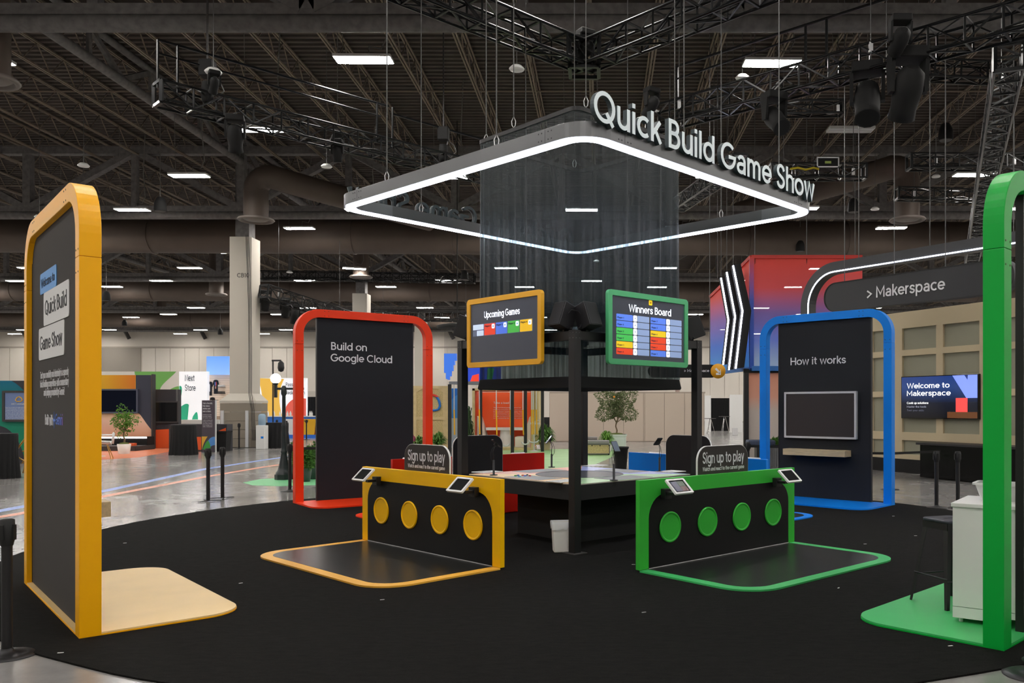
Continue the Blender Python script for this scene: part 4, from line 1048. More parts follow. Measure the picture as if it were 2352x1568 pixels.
# white cabinet on the green platform
A0 = G(2188, 1427, .034); rzc = R(-34)
t = thing('cabinet', 'white laminate cabinet standing on the green platform behind the archway leg', 'cabinet', (A0.x, A0.y, .034), rzc)
cw, cd, ch = 1.30, .62, .895
MB().box(0, .02, .02, cd, .035, ch-.03).box(cw-.02, cw, .02, cd, .035, ch-.03).box(.02, cw-.02, cd-.02, cd, .035, ch-.03).box(.02,cw-.02,.02,cd-.02,.12,.14).build('carcass', M['white'], t, bevel=.002)
MB().box(0, .36, 0, .018, .035, .115).box(.36, cw, 0, .018, .07, .115).build('plinth', M['white'], t)
MB().box(0, .60, 0, .02, .12, ch-.03).build('side_panel', M['white'], t, bevel=.002)
MB().box(-.01, cw+.01, -.012, cd+.01, ch-.03, ch).build('cabinet_top', M['white'], t, bevel=.004)
MB().box(.61, cw, -.004, .016, .12, ch-.04).build('door', M['white'], t, bevel=.003)
m = MB(); m.ringprism(rrect(.63, cw-.02, .14, ch-.06, .003, 2), rrect(.69, cw-.08, .20, ch-.12, .003, 2), -.014, -.004); m.build('door_moulding', M['white'], t)
m = MB()
for x in (.05, cw-.05):
    for y in (.05, cd-.05): m.lathe([(.015,-.0),(.015,.035)], c=(x,y,0), n=10)
m.build('levelling_foot', M['silver'], t)
def tub(p, rz, label):
    t = thing('storage_tub', label, 'tub', p, rz)
    a = rrect(-.13,.13,-.09,.09,.03,4); b3 = rrect(-.17,.17,-.125,.125,.03,4); n = len(a); m = MB()
    vs = [(x,y,0) for x,y in a]+[(x,y,.13) for x,y in b3]+[(x*.97,y*.97,.13) for x,y in b3]+[(x*.97,y*.97,.01) for x,y in a]
    m.add(vs, [(i*n+k, i*n+(k+1)%n, (i+1)*n+(k+1)%n, (i+1)*n+k) for i in range(3) for k in range(n)]+[tuple(range(n))[::-1], tuple(range(3*n,4*n))])
    m.build('tub_body', M['white'], t)
    MB().ringprism(rrect(-.185,.185,-.14,.14,.035,4), rrect(-.16,.16,-.115,.115,.03,4), .12, .135, 'xy').build('rim', M['white'], t)
cm_ = Matrix.Translation((A0.x, A0.y, .034)) @ Matrix.Rotation(rzc, 4, 'Z')
tub(cm_ @ Vector((.27, .40, ch)), rzc, 'white plastic tub on the white cabinet, left of the green archway leg')
tub(cm_ @ Vector((.70, .40, ch)), rzc, 'white plastic tub on the white cabinet, right of the green archway leg')
# bar stool
p = G(2158, 1400, .034); p = Vector((2.86, 6.93, .034))
t = thing('bar_stool', 'black metal bar stool with splayed legs beside the white cabinet', 'stool', p, R(20))
hS = .70
MB().prism(rrect(-.155,.155,-.155,.155,.05,6), hS-.025, hS, 'xy').build('seat', mat('stool_seat', '#3a3d46', .35, metal=.3), t, bevel=.008)
MB().box(-.05,.05,-.01,.01,hS,hS+.001).build('hand_slot', M['rubber'], t)
m = MB()
for s in (-1, 1): m.box(-.14,.14,s*.14-.006,s*.14+.006,hS-.08,hS-.025); m.box(s*.14-.006,s*.14+.006,-.14,.14,hS-.08,hS-.025)
m.build('apron', M['black'], t)
for i in (-1, 1):
    for j in (-1, 1):
        mm = MB(); top = Vector((i*.135, j*.135, hS-.03)); bot = Vector((i*.215, j*.215, 0))
        a = [top+Vector((dx, dy, 0)) for dx, dy in ((-i*.05,0),(0,0),(0,-j*.05),(-i*.012,-j*.012))]; b4 = [bot+Vector((dx, dy, 0)) for dx, dy in ((-i*.028,0),(0,0),(0,-j*.028),(-i*.012,-j*.012))]
        mm.add(a+b4, [(0,1,5,4),(1,2,6,5),(2,3,7,6),(3,0,4,7),(4,5,6,7),(0,3,2,1)]); lg = mm.build('leg', M['black'], t)
m = MB(); q = .19
for s in (-1, 1): m.bar((-q, s*q, .22), (q, s*q, .22), .012, .012, 6); m.bar((s*q, -q, .24), (s*q, q, .24), .012, .012, 6)
m.build('foot_rail', M['black'], t)
# ================================================================== BACKGROUND, LEFT
def slab(name, label, cat, u0, u1, vt, vb, Y, depth, m, ground=True, group=None):
    """upright board facing the camera: x from u0..u1, top at vt, standing on the floor or ending at vb"""
    x0, x1 = xx(u0, Y), xx(u1, Y); z1 = zz(vt, Y); z0 = 0 if ground else zz(vb, Y)
    t = thing(name, label, cat, ((x0+x1)/2, Y, 0), 0, group); h = (x1-x0)/2
    MB().box(-h, h, 0, depth, z0, z1).build('board', m, t, bevel=.003)
    return t
def poly_on(t, uv, Y, m, name='printed_shape', off=.004, label=None):
    """printed shape lying on a board at depth Y"""
    o = t.location
    return MB().prism([(xx(u, Y)-o.x, zz(v, Y)) for u, v in uv], -off, 0).build(name, m, t, label=label, loc=(0, Y-o.y, 0))
def tx(t, s, u0, u1, vb, Y, m, cap_px=None, off=.012, vb_off=.005, name='lettering'):
    o = t.location; w_ = xx(u1, Y)-xx(u0, Y)
    return put(text(s, width=w_, cap=(cap_px*Y/F0 if cap_px else None), off=off), t, m, xx(u0, Y)-o.x, Y-o.y-vb_off, zz(vb, Y), name)
def arcpts(cu, cv, ru, rv, a0, a1, n=16): return [(cu+ru*math.cos(R(a0+(a1-a0)*k/n)), cv-rv*math.sin(R(a0+(a1-a0)*k/n))) for k in range(n+1)]
def bez(p0, p1, p2, p3, n=12):
    out = []
    for i in range(n+1):
        t = i/n; s = 1-t
        out.append(tuple(s**3*a+3*s*s*t*b_+3*s*t*t*c+t**3*d for a, b_, c, d in zip(p0, p1, p2, p3)))
    return out
dk = mat('dark_booth_panel', '#34333a', .6); navyp = mat('slate_blue_booth', '#3a3d4c', .6)
# store wall: far white wall with green shapes, lit white front with lettering
Y = 37.0
t = slab('store_wall', 'white store wall with green shapes behind the orange booth', 'display wall', 225, 411, 853, 0, Y, .2, mat('warm_white_print', '#d8d3cc', .6))
poly_on(t, [(309,853),(405,853)]+bez((405,853),(392,868),(372,880),(368,893))+[(368,900),(350,900),(310,860)], Y, mat('leaf_green_print', '#6fae58', .6))
poly_on(t, bez((391,894),(400,888),(412,885),(411,888))+[(411,900),(388,900)], Y, MATS['leaf_green_print'])
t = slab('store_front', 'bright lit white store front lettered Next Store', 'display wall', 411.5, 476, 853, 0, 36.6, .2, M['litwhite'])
Y = 36.6
tx(t, 'Next', 425, 447.5, 875, Y, mat('dark_ink', '#26303c', .6), 15); tx(t, 'Store', 425, 449.5, 897.5, Y, MATS['dark_ink'], 15)
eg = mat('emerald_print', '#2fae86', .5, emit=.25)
poly_on(t, [(412,940)]+bez((414,935),(425,925),(432,925),(434,930))+[(431,963),(412,968)], Y, eg)
poly_on(t, bez((412,886),(420,883),(420,898),(412,925)), Y, eg)
poly_on(t, [(441,963)]+bez((443,956),(452,941),(454,942),(455,963)), Y, eg)
t = slab('lit_box', 'pale blue lit box above the shirt wall', 'display box', 474.5, 525, 818, 860, 36.8, .3, grad('blue_lit', [(0,'#8ab6ff'),(1,'#5e98f4')], 'Z', 3.0, 4.0, emit=.6), ground=False)
# pegboard with shirts
Y = 37.2
t = slab('slat_wall', 'pale slatted display wall carrying shirts and caps', 'display wall', 476, 528, 858, 0, Y, .15, mat('pale_slat_backing', '#b59b85', .6))
sl = MB().box(-.5, .5, -.02, 0, 0, .062)
first = None
for k in range(26):
    z = zz(955, Y)+k*.075
    if z > zz(861, Y): break
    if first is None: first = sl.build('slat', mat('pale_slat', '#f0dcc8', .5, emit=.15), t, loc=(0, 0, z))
    else: c = first.copy(); COL.objects.link(c); c.parent = t; c.location = (0, 0, z)
def shirt(u, v0, v1, wpx, label, mark):
    Y = 37.16; o = P(u, v0, Y); h = (v1-v0)*Y/F0; w_ = wpx*Y/F0/2
    t = thing('t_shirt', label, 'shirt', o)
    pts = [(-.16*w_*2,0),(.16*w_*2,0),(.36*w_*2,-.06*h),(.5*w_*2,-.33*h),(.36*w_*2,-.37*h),(.3*w_*2,-.25*h),(.3*w_*2,-h),(-.3*w_*2,-h),(-.3*w_*2,-.25*h),(-.36*w_*2,-.37*h),(-.5*w_*2,-.33*h),(-.36*w_*2,-.06*h)]
    MB().prism(pts, -.03, .01).build('cloth', mat('black_tee', '#20242c', .9), t)
    for (x0, x1, z0, z1, c) in mark: MB().box(x0*w_, x1*w_, -.034, -.03, z0*h, z1*h).build('print', mat('print'+c, c, .6), t)
shirt(483, 876, 908, 12, 'black T-shirt with a white vertical print on the slatted wall', ((-.25,.05,-.72,-.2,'#d8dce4'),))
shirt(496, 872, 904, 14, 'black T-shirt with a colourful round print on the slatted wall', ((-.3,-.02,-.42,-.16,'#4a80d8'),(.02,.3,-.42,-.16,'#d85048'),(-.12,.14,-.64,-.46,'#f0b8a0')))
for k, (u, v) in enumerate(((508, 886), (508, 901))):
    o = P(u, v, 37.0); t = thing('shelf_bracket', ['white boxed goods on a bracket, upper of two', 'dark boxed goods on a bracket, lower of two'][k], 'display shelf', o)
    MB().box(-.1,.1,-.1,.16,-.04,.05).build('box_goods', M['white'] if k == 0 else M['dark'], t); MB().box(-.12,.12,-.12,.17,-.06,-.04).build('shelf', M['dark'], t)
o = P(488, 917, 36.9); t = thing('cap', 'black cap on a stand before the slatted wall', 'cap', o)
MB().lathe([(.1,-.03),(.11,.02),(.08,.08),(.01,.1)], n=14).build('crown', M['drape'], t); MB().box(.02,.22,-.09,.09,-.035,-.02).build('visor', M['drape'], t)
MB().bar((0,0,-.03),(0,0,-1.95+.0),.03,.03,8).build('stand', M['black'], t)
# store table
Y = 36.0
t = thing('display_table', 'white topped display table with a dark front below the store lettering', 'table', (xx(450, Y), Y, 0))
w_ = (xx(522, Y)-xx(416, Y))/2
MB().box(-w_, w_, 0, .7, zz(972,Y)-.02, zz(964,Y)).build('table_top', M['white'], t); MB().box(-w_, w_, .02, .68, 0, zz(972,Y)-.02).build('table_body', dk, t)
# orange demo booth
Y = 33.2
bt = slab('booth_wall', 'orange gradient booth wall with a large dark screen', 'booth', 190, 347.5, 861, 0, Y, .25, grad('peach_orange', [(0,'#f6a070'),(.35,'#f9c9b0'),(.55,'#f8d090'),(.8,'#f0b030'),(1,'#e8a028')], 'Z', .1, 2.95))
poly_on(bt, [(232,861),(311,861),(311,893),(232,893)], Y, grad('amber_print', [(0,'#e8b420'),(1,'#dd7c20')], 'X', -.8, .7), 'print_panel')
# dark curved field: right of the screen sweeping down to the corner
poly_on(bt, [(312,861),(347.5,861),(347.5,986)]+bez((347.5,986),(335,972),(326,955),(319,949))+[(318,948),(318,893),(312,893)], Y, navyp, 'dark_field', .006)
tvm = MB(); x0, x1 = xx(225, Y)-bt.location.x, xx(320, Y)-bt.location.x
f_ = tvm.ringprism(rrect(x0-.6, x1, zz(949,Y), zz(893,Y), .02), rrect(x0-.5, x1-.06, zz(949,Y)+.06, zz(893,Y)-.06, .01), -.12, 0).build('television_frame', mat('blue_grey_bezel', '#55596a', .4), bt, loc=(0,0,0))
MB().box(x0-.55, x1-.05, -.10, -.02, zz(949,Y)+.05, zz(893,Y)-.05).build('television_screen', mat('navy_screen', '#0b1224', .12), f_)
t = slab('dark_pillar', 'tall dark pillar right of the large screen', 'pillar', 347.7, 350, 859, 0, 33.0, .25, M['dark'])
Y = 33.6
t2 = slab('booth_wall', 'charcoal booth wall over orange, carrying a smaller dark screen', 'booth', 350, 410, 894, 0, Y, .22, dk)
poly_on(t2, [(350,987),(388,985),(388,1036),(350,1036)], Y, M['orange'], 'orange_base')
o = t2.location
MB().box(xx(356,Y)-o.x, xx(412.5,Y)-o.x, -.1, 0, zz(971,Y), zz(921,Y)).build('television_frame', M['dark'], t2)
MB().box(xx(359,Y)-o.x, xx(409.5,Y)-o.x, -.104, -.1, zz(967.5,Y), zz(924,Y)).build('television_screen', M['screen'], t2)
MB().box(xx(405,Y)-o.x, xx(409,Y)-o.x, -.02, 0, zz(925,Y), zz(894,Y)).build('edge_strip', M['grey'], t2)
# glowing bench front + dark step platform
t = thing('stage_step', 'low black stage step with a lit edge in front of the orange booth', 'platform', (xx(285,32.0), 32.0, 0))
MB().box(-1.4,.75,-.6,.8,0,.18).build('step', M['dark'], t, bevel=.01); MB().box(-1.4,.72,.3,.8,.18,.5).build('bench', M['blackm'], t)
MB().box(-1.4,.70,.28,.34,.44,.5).build('light_bar', em('pink_white_light', '#ffe6e0', 7.0), t)
p = P(309, 1030, 32); o_ = MB().box(-.14,.14,-.1,.1,0,.1).build('small_box', M['orange'], None, loc=(p.x, 31.8, .18)); tag(o_, 'small orange box on the black stage step', 'box')
# ---- plants
def leaves(n, c, r, size, seed, flat=1.0, hang=0):
    rd = random.Random(seed); m = MB()
    for i in range(n):
        while True:
            d = Vector((rd.uniform(-1,1), rd.uniform(-1,1), rd.uniform(-1,1)))
            if .15 < d.length < 1: break
        d = d*(.55+.45*rd.random()) if rd.random() < .5 else d.normalized()*(.75+.25*rd.random())
        k = 1+.22*math.sin(d.x*5+seed)+.18*math.cos(d.z*7+seed*2)
        p = Vector(c)+Vector((d.x*r[0]*k, d.y*r[1]*k, d.z*r[2]*k))
        a = Vector((rd.uniform(-1,1), rd.uniform(-1,1), rd.uniform(-.8,.5)-hang)).normalized(); b_ = a.cross(Vector((rd.uniform(-1,1), rd.uniform(-1,1), rd.uniform(-1,1)))).normalized()
        s = size*rd.uniform(.6,1.3); q = a.cross(b_)*s*.15
        m.add([p, p+a*s*.5+b_*s*.28+q, p+a*s, p+a*s*.5-b_*s*.28+q], [(0,1,2),(0,2,3)])
    return m
def tree(p, label, hpot, rpot, trunk, crown_c, crown_r, n, size, lm_, seed, potm, square=False, moss=False):
    t = thing('potted_tree', label, 'plant', p)
    if square:
        m = MB(); m.box(-rpot, rpot, -rpot, rpot, 0, hpot); m.box(-rpot-.03, rpot+.03, -rpot-.03, rpot+.03, hpot-.06, hpot).box(-rpot+.08, rpot-.08, -rpot-.012, -rpot, .1, hpot-.16)
        m.build('planter', potm, t, bevel=.006)
    else: MB().lathe([(rpot*.8,0),(rpot,hpot),(rpot*.9,hpot),(rpot*.88,hpot-.05)], n=24).build('pot', potm, t)
    MB().lathe([(rpot*.9,hpot-.04),(rpot*.6,hpot+.04),(.01,hpot+.06)], n=16).build('soil', M['soil'], t)
    m = MB(); rd = random.Random(seed); m.tube([(0,0,hpot),(.02,0,hpot+trunk*.3),(-.03,.01,hpot+trunk*.6),(crown_c[0]*.5,0,hpot+trunk)], [.035,.03,.026,.02], 7)
    for k in range(9):
        a = rd.uniform(0, 6.28); m.tube([(crown_c[0]*.5,0,hpot+trunk*rd.uniform(.75,1)), (crown_c[0]+crown_r[0]*.7*math.cos(a), crown_r[1]*.7*math.sin(a), crown_c[2]+crown_r[2]*rd.uniform(-.5,.7))], [.014,.004], 4)
    m.build('trunk', M['bark'], t)
    leaves(n, crown_c, crown_r, size, seed).build('foliage', lm_, t, kind='stuff')
    return t
Y = 29.3
tree(G(285, 1042), 'young ficus tree in a white pot before the orange booth', .35, .22, .5, (.02,0,1.15), (.42,.38,.48), 900, .085, M['leaf'], 3, M['pot'])
tree(G(1416, 1033), 'olive tree with one orange fruit in a square pale mint planter', .60, .36, .5, (0,0,1.72), (.74,.66,.72), 3600, .085, M['leafd'], 11, M['mint'], True)
fp = G(1412, 1034); ot = [o for o in bpy.data.objects if o.name.startswith('potted_tree')][-1];  MB().lathe([(.001,-.04),(.035,-.02),(.04,0),(.03,.03),(.001,.04)], n=10).build('fruit', mat('orange_fruit', '#e8902a', .4), ot, loc=(-.1, -.62, zz(911, fp.y-.6)), label='single orange fruit')
def fern(p, label, r, h, n, seed, lm_, potm=None, hp=.25, rp=.2, name='potted_fern'):
    t = thing(name, label, 'plant', p); rd = random.Random(seed); m = MB()
    for i in range(n):
        a = rd.uniform(0, 6.28); el = math.asin(rd.uniform(.0, 1)); q_l = rd.uniform(.75, 1.1); w_ = .022
        ce, se = math.cos(el)*r*q_l, math.sin(el)*h*q_l
        pts = [(0,0,hp), (ce*.45*math.cos(a), ce*.45*math.sin(a), hp+se*.6+.08*h), (ce*.8*math.cos(a), ce*.8*math.sin(a), hp+se*.92+.1*h), (ce*1.05*math.cos(a), ce*1.05*math.sin(a), hp+se*.9-.04*h)]
        sx_, sy_ = -math.sin(a)*w_, math.cos(a)*w_; vs = []
        for k, q_ in enumerate(pts):
            ww = (.3, 1, .9, .1)[k]; vs += [(q_[0]-sx_*ww, q_[1]-sy_*ww, q_[2]), (q_[0]+sx_*ww, q_[1]+sy_*ww, q_[2])]
        m.add(vs, [(0,1,3,2),(2,3,5,4),(4,5,7,6)])
    m.build('fronds', lm_, t, kind='stuff')
    if potm: MB().lathe([(rp*.8,0),(rp,hp),(rp*.9,hp),(rp*.85,hp-.03)], n=20).build('pot', potm, t)
    return t
def bushy(p, label, r, h, n, seed, lm_, potm, hp, rp):
    t = thing('potted_shrub', label, 'plant', p)
    MB().lathe([(rp*.75,0),(rp,hp),(rp*.9,hp),(rp*.88,hp-.04)], n=20).build('pot', potm, t)
    leaves(n, (0,0,hp+h*.55), (r,r,h*.6), .07, seed).build('foliage', lm_, t, kind='stuff')
    MB().tube([(0,0,hp-.05),(.01,0,hp+h*.5)], .012, 5).build('stem', M['bark'], t)
    return t
bushy(G(700, 1106), 'bushy green shrub in a dark green pot, seen through the red archway, left one', .22, .46, 900, 5, M['leafb'], M['potg'], .30, .15)
bushy(G(722, 1100), 'bushy green shrub in a dark green pot, right one against the dark panel', .2, .46, 800, 6, M['leafb'], M['potg'], .30, .15)
bushy(G(676, 1100), 'bushy green shrub between the lamp post and the red archway leg', .13, .5, 450, 8, M['leafb'], M['potg'], .3, .12)
# ---- seat, tables, bins, signs
def drum_table(p, r, h, label, name='cocktail_table'):
    t = thing(name, label, 'table', p); m = MB(); N = 96; vs = []
    for zi, rr in ((0, 1.02), (h*.6, .92), (h-.03, .95), (h, .93)):
        for k in range(N):
            f = 1+(.08*math.sin(k*1.3)+.03*math.sin(k*2.9))*(1-zi/h); vs.append((r*rr*f*math.cos(2*PI*k/N), r*rr*f*math.sin(2*PI*k/N), zi))
    m.add(vs, [(i*N+k, i*N+(k+1)%N, (i+1)*N+(k+1)%N, (i+1)*N+k) for i in range(3) for k in range(N)]+[tuple(range(3*N, 4*N))], True)
    m.build('tablecloth', M['drape'], t); MB().lathe([(r*.94,h),(r*.94,h+.015),(.01,h+.016)], n=32).build('table_top', M['blackm'], t)
    return t
drum_table(G(422, 1044), .43, 1.02, 'tall table under a pleated black cloth beside the standing poster')
drum_table(G(633, 1028), .52, 1.0, 'black draped round table beside the water cooler')
drum_table(G(1262, 998), .4, 1.02, 'distant black draped table behind the green fern')
drum_table(G(6, 1098), .32, 1.02, 'black draped table at the left edge below the teal booth')
Y = 31.4
t = slab('booth_counter', 'black booth counter with an orange sweep behind the draped table', 'counter', 388, 521, 974, 0, Y, .5, dk)
poly_on(t, [(441,1003),(462,1003),(462,1033),(441,1033)], Y, M['orange']); poly_on(t, [(500,990),(519,982),(519,996),(500,998)], Y, M['orange'])
Y = 30.6
t = slab('floor_sign', 'narrow standing sign about a security hub demo station', 'sign', 463.5, 495, 919, 0, Y, .05, mat('plum_grey_print', '#4c444e', .6))
for k, s in enumerate(('Visit a Security', 'Hub demo', 'station and', 'earn a token.')): tx(t, s, 466, 466+(22, 16, 17, 19)[k], 927.5+k*6.1, Y, M['whitel'], 3.6, .01)
for k in range(3): tx(t, ('Check in at the', 'Security station', 'for your card')[k], 466, 486, 953+k*3.6, Y, M['whitel'], 1.8, .004)
for k in range(5): tx(t, ('Collect a stamp and', 'bring it to the', 'Security station.', 'Earn badges and', 'take a keepsake')[k], 466, 488, 965.5+k*3.7, Y, M['whitel'], 1.8, .004)
poly_on(t, [(463.5,1002),(477,1002)]+bez((477,1002),(470,1012),(466,1022),(464,1032))+[(463.5,1032)], Y, mat('amber_shape', '#e4b040', .5))
poly_on(t, [(478,1012)]+bez((478,1012),(483,1003),(490,1002),(494.5,1003))+[(494.5,1022)]+bez((494.5,1022),(488,1022),(484,1024),(482,1028)), Y, mat('sky_shape', '#5a96dc', .5), off=.003)
poly_on(t, [(466,1032)]+bez((466,1032),(470,1020),(474,1013),(478,1011))+bez((478,1011),(483,1018),(484,1026),(484,1032)), Y, mat('green_shape', '#47a04a', .5), off=.005)
o = t.location; MB().box(xx(494.4,Y)-o.x, xx(495.6,Y)-o.x, -.02, .07, 0, zz(919,Y)).build('edge_post', M['silver'], t)
t = thing('trash_can', 'square black trash can right of the standing sign', 'bin', G(512, 1036))
m = MB(); a = [(-.19,-.19),(.19,-.19),(.19,.19),(-.19,.19)]; m.add([(x,y,0) for x,y in a]+[(x*1.2,y*1.2,.72) for x,y in a], [(0,1,5,4),(1,2,6,5),(2,3,7,6),(3,0,4,7),(3,2,1,0)]); m.build('body', M['blackm'], t)
MB().ringprism([(x*1.3,y*1.3) for x,y in a], [(x*1.12,y*1.12) for x,y in a], .70, .76, 'xy').build('rim', M['drape'], t)
stanchion(G(549, 1031), 'black queue post standing before the column base', 1.0)
t = thing('water_cooler', 'white water cooler with a pale blue bottle on top', 'water cooler', G(602, 1031))
MB().box(-.18,.18,-.17,.17,0,.93).build('cooler_body', M['white'], t, bevel=.02); MB().lathe([(.13,.93),(.145,1.0),(.145,1.3),(.1,1.37),(.01,1.38)], n=18).build('bottle', M['water'], t)
MB().box(.02,.12,-.176,-.17,.42,.5).build('tap_badge', M['blue'], t)
# street lamp
p = G(652, 1101)
t = thing('lamp_post', 'black street lamp post with a glowing white globe', 'lamp post', p)
irn = mat('lamp_iron', '#20262a', .35)
MB().prism([(.2*math.cos(PI/8+k*PI/4), .2*math.sin(PI/8+k*PI/4)) for k in range(8)], .004, .12, 'xy').lathe([(.18,.12),(.17,.17),(.14,.20),(.12,.26),(.115,.30)], n=16).build('base', irn, t)
MB().lathe([(.11,.30),(.065,.56),(.06,.6),(.08,.63),(.06,.66),(.055,.7),(.045,1.2),(.05,1.24),(.042,1.26),(.038,1.9),(.06,1.94),(.06,2.08),(.03,2.13)], n=16).build('post', irn, t)
MB().bar((-.2,0,2.06),(.45,0,2.06),.05,.05).box(-.215,-.155,-.03,.03,1.86,2.14).build('arm', irn, t)
MB().lathe([(.01,-.115)]+[(.115*math.sin(a*PI/14), -.115*math.cos(a*PI/14)) for a in range(1, 14)]+[(.01,.115)], c=(-.185,0,2.29), n=24).build('globe', M['globe'], t)
MB().lathe([(.035,2.14),(.06,2.17),(.06,2.19)], c=(-.185,0,0), n=14).build('globe_holder', irn, t)
# camera pole
p = G(627, 1010); t = thing('camera_pole', 'thin black pole with a hanging dome camera behind the lamp post', 'camera', p)
zt_ = zz(826, p.y); MB().bar((0,0,0),(0,0,zt_),.07,.07,8).box(-.05,.4,-.04,.04,zt_-.08,zt_).build('pole', M['black'], t)
MB().lathe([(.05,0),(.14,-.1),(.16,-.35),(.12,-.5),(.01,-.55)], c=(.4,0,zt_-.06), n=14).build('camera_dome', M['black'], t)
# redemption booth
Y = 46
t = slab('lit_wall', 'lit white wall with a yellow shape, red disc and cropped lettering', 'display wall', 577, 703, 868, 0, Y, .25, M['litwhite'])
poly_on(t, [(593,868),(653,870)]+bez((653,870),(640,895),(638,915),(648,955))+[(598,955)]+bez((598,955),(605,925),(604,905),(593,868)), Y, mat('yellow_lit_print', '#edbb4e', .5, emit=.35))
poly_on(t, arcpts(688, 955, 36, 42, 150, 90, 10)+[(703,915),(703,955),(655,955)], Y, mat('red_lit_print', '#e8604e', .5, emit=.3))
tx(t, 'Passport', 656.5, 689, 887, Y, MATS['dark_ink'], 9); tx(t, 'Redemption', 656.5, 700, 905.5, Y, MATS['dark_ink'], 9)
t = slab('booth_counter', 'long counter with blue white and yellow front before the lit white wall', 'counter', 600, 742, 957, 0, 44, .6, mat('royal_blue', '#2f72cc', .5))
poly_on(t, [(656,962),(682,962),(682,998),(664,998)], 44, M['white']); poly_on(t, [(690,962),(728,962),(724,998),(690,998)], 44, mat('counter_yellow', '#e6b020', .5)); poly_on(t, [(726,962),(742,962),(742,998),(722,998)], 44, M['orange'])
o = t.location; MB().box(xx(600,44)-o.x, xx(742,44)-o.x, -.05, .65, zz(957,44), zz(955,44)).build('counter_top', M['white'], t)
for k, u in enumerate((612, 626, 640, 657, 664, 709, 713)):
    p = Vector((xx(u, 43.9), 44.1, zz(955, 44))); o_ = MB().lathe([(.05,0),(.05,.16),(.02,.2),(.02,.26)], n=10).build('bottle', M['white'], None, loc=p); tag(o_, 'small pale bottle standing on the long counter', 'bottle', 'bottles on the long counter')
qp = [(636,1010),(640,992),(658,1016),(693,1003),(704,1010),(718,997),(697,996),(648,1000)]
for k, (u, v) in enumerate(qp):
    a = G(u, v); nx = G(*qp[(k+1) % len(qp)]) if k not in (2, 7, 6) else None
    stanchion(a, 'distant black queue post before the long counter', 1.0, group='distant queue posts before the long counter', belt=nx)
t = slab('curtain', 'black curtain behind the gap of the red archway', 'curtain', 702, 745, 911, 0, 50, .1, M['drape'])
for k in range(14): MB().bar((-.5+k*.09,-.03,0),(-.5+k*.09,-.03,zz(912,50)),.06,.06,8,True).build('fold', M['drape'], t)
slab('partition', 'pale partition wall above the black curtain', 'partition', 660, 800, 898, 0, 52, .2, M['cladd'])
# left edge: teal booth, screen, chairs
Y = 24.5
t = slab('booth_wall', 'teal booth wall with black curves at the left edge', 'booth', -60, 62, 874, 0, Y, .3, grad('teal_gradient', [(0,'#0f8458'),(.6,'#12806e'),(1,'#0e6a86')], 'Z', .3, 2.4))
poly_on(t, [(26,874),(62,874),(62,905)]+bez((62,905),(50,890),(38,880),(26,874)), Y, MATS['dark_booth_panel'])
poly_on(t, [(-60,975)]+arcpts(-8, 1080, 66, 103, 100, 0, 16)+[(58,1090),(-60,1090)], Y, MATS['dark_booth_panel'])
o = t.location
sc = MB().ringprism(rrect(xx(10,Y)-o.x, xx(75,Y)-o.x, zz(968,Y), zz(897,Y), .03), rrect(xx(15,Y)-o.x, xx(70,Y)-o.x, zz(963,Y), zz(902,Y), .01), -.1, 0).build('screen_frame', M['dark'], t)
MB().box(xx(15,Y)-o.x, xx(70,Y)-o.x, -.06, -.02, zz(963,Y), zz(902,Y)).build('screen_face', em('slate_blue_screen', '#5a6684', .5), sc)
tx(t, 'Join Community', 29, 64, 929, Y, M['white'], 3.6, .01, .065)
for k in range(9): tx(t, ('Meet the people who build with the', 'cloud and swap ideas with experts in', 'sessions held all day at this stage.', 'Bring your questions, find mentors', 'and leave with new skills. Ask how to', 'join a local group, plan an event or', 'share a project with other builders', 'and get news of coming meetings and', 'programs before everyone else.')[k], 16, 62, 936+k*3.3, Y, M['white'], 1.6, .004, .065)
cl = MB().tube([(-.1,0,-.02),(-.06,0,.05),(0,0,.08),(.06,0,.05),(.1,0,-.02),(.05,0,-.06),(-.06,0,-.06)], .015, 6, True); cl.build('cloud_mark', mat('amber_mark', '#e8b030', .5), t, loc=(xx(48,Y)-o.x, -.08, zz(917,Y)))
t = thing('bar_chair', 'brass tube chair tipped against the yellow archway leg at left', 'chair', G(46, 1096))
m = MB(); m.tube([(-.3,0,.35),(.28,0,1.12)], .02, 6).tube([(-.08,.2,.6),(.12,.2,.62),(.28,.2,.6)], .016, 6).tube([(-.1,0,.58),(-.02,0,.45),(.14,0,.36),(.3,0,.32)], .016, 6).tube([(.18,0,.34),(.18,0,0)], .018, 6).tube([(.28,-.1,.6),(.0,.1,.1)], .016, 6).tube([(.15,.1,.6),(-.02,.1,.32)], .016, 6)
m.build('tube_frame', M['gold'], t); MB().box(.2,.32,-.05,.05,.1,.3).build('seat_shell', M['white'], t)
t = thing('shell_chair', 'white shell chair with brass legs right of the yellow archway', 'chair', G(238, 1054), .4)
m = MB(); prof = [(-.25,.5),(-.23,.47),(.2,.45),(.25,.5),(.28,.85)]
vs = []; 
for k in range(9):
    y = -.26+.52*k/8; b_ = .1*abs(k-4)/4
    for (x, z) in prof: vs.append((x, y, z+b_*(1 if x < .24 else -.5)))
m.add(vs, [(i*5+j, i*5+j+1, (i+1)*5+j+1, (i+1)*5+j) for i in range(8) for j in range(4)], True); sh = m.build('shell', M['white'], t)
sd_ = sh.modifiers.new('s', 'SOLIDIFY'); sd_.thickness = .015
for i in (-1, 1):
    for j in (-1, 1): MB().tube([(i*.1, j*.1, .46), (i*.24, j*.22, 0)], .014, 6).build('leg', M['gold'], t)
t = thing('side_table', 'round white top beside the white shell chair', 'table', G(226, 1048))
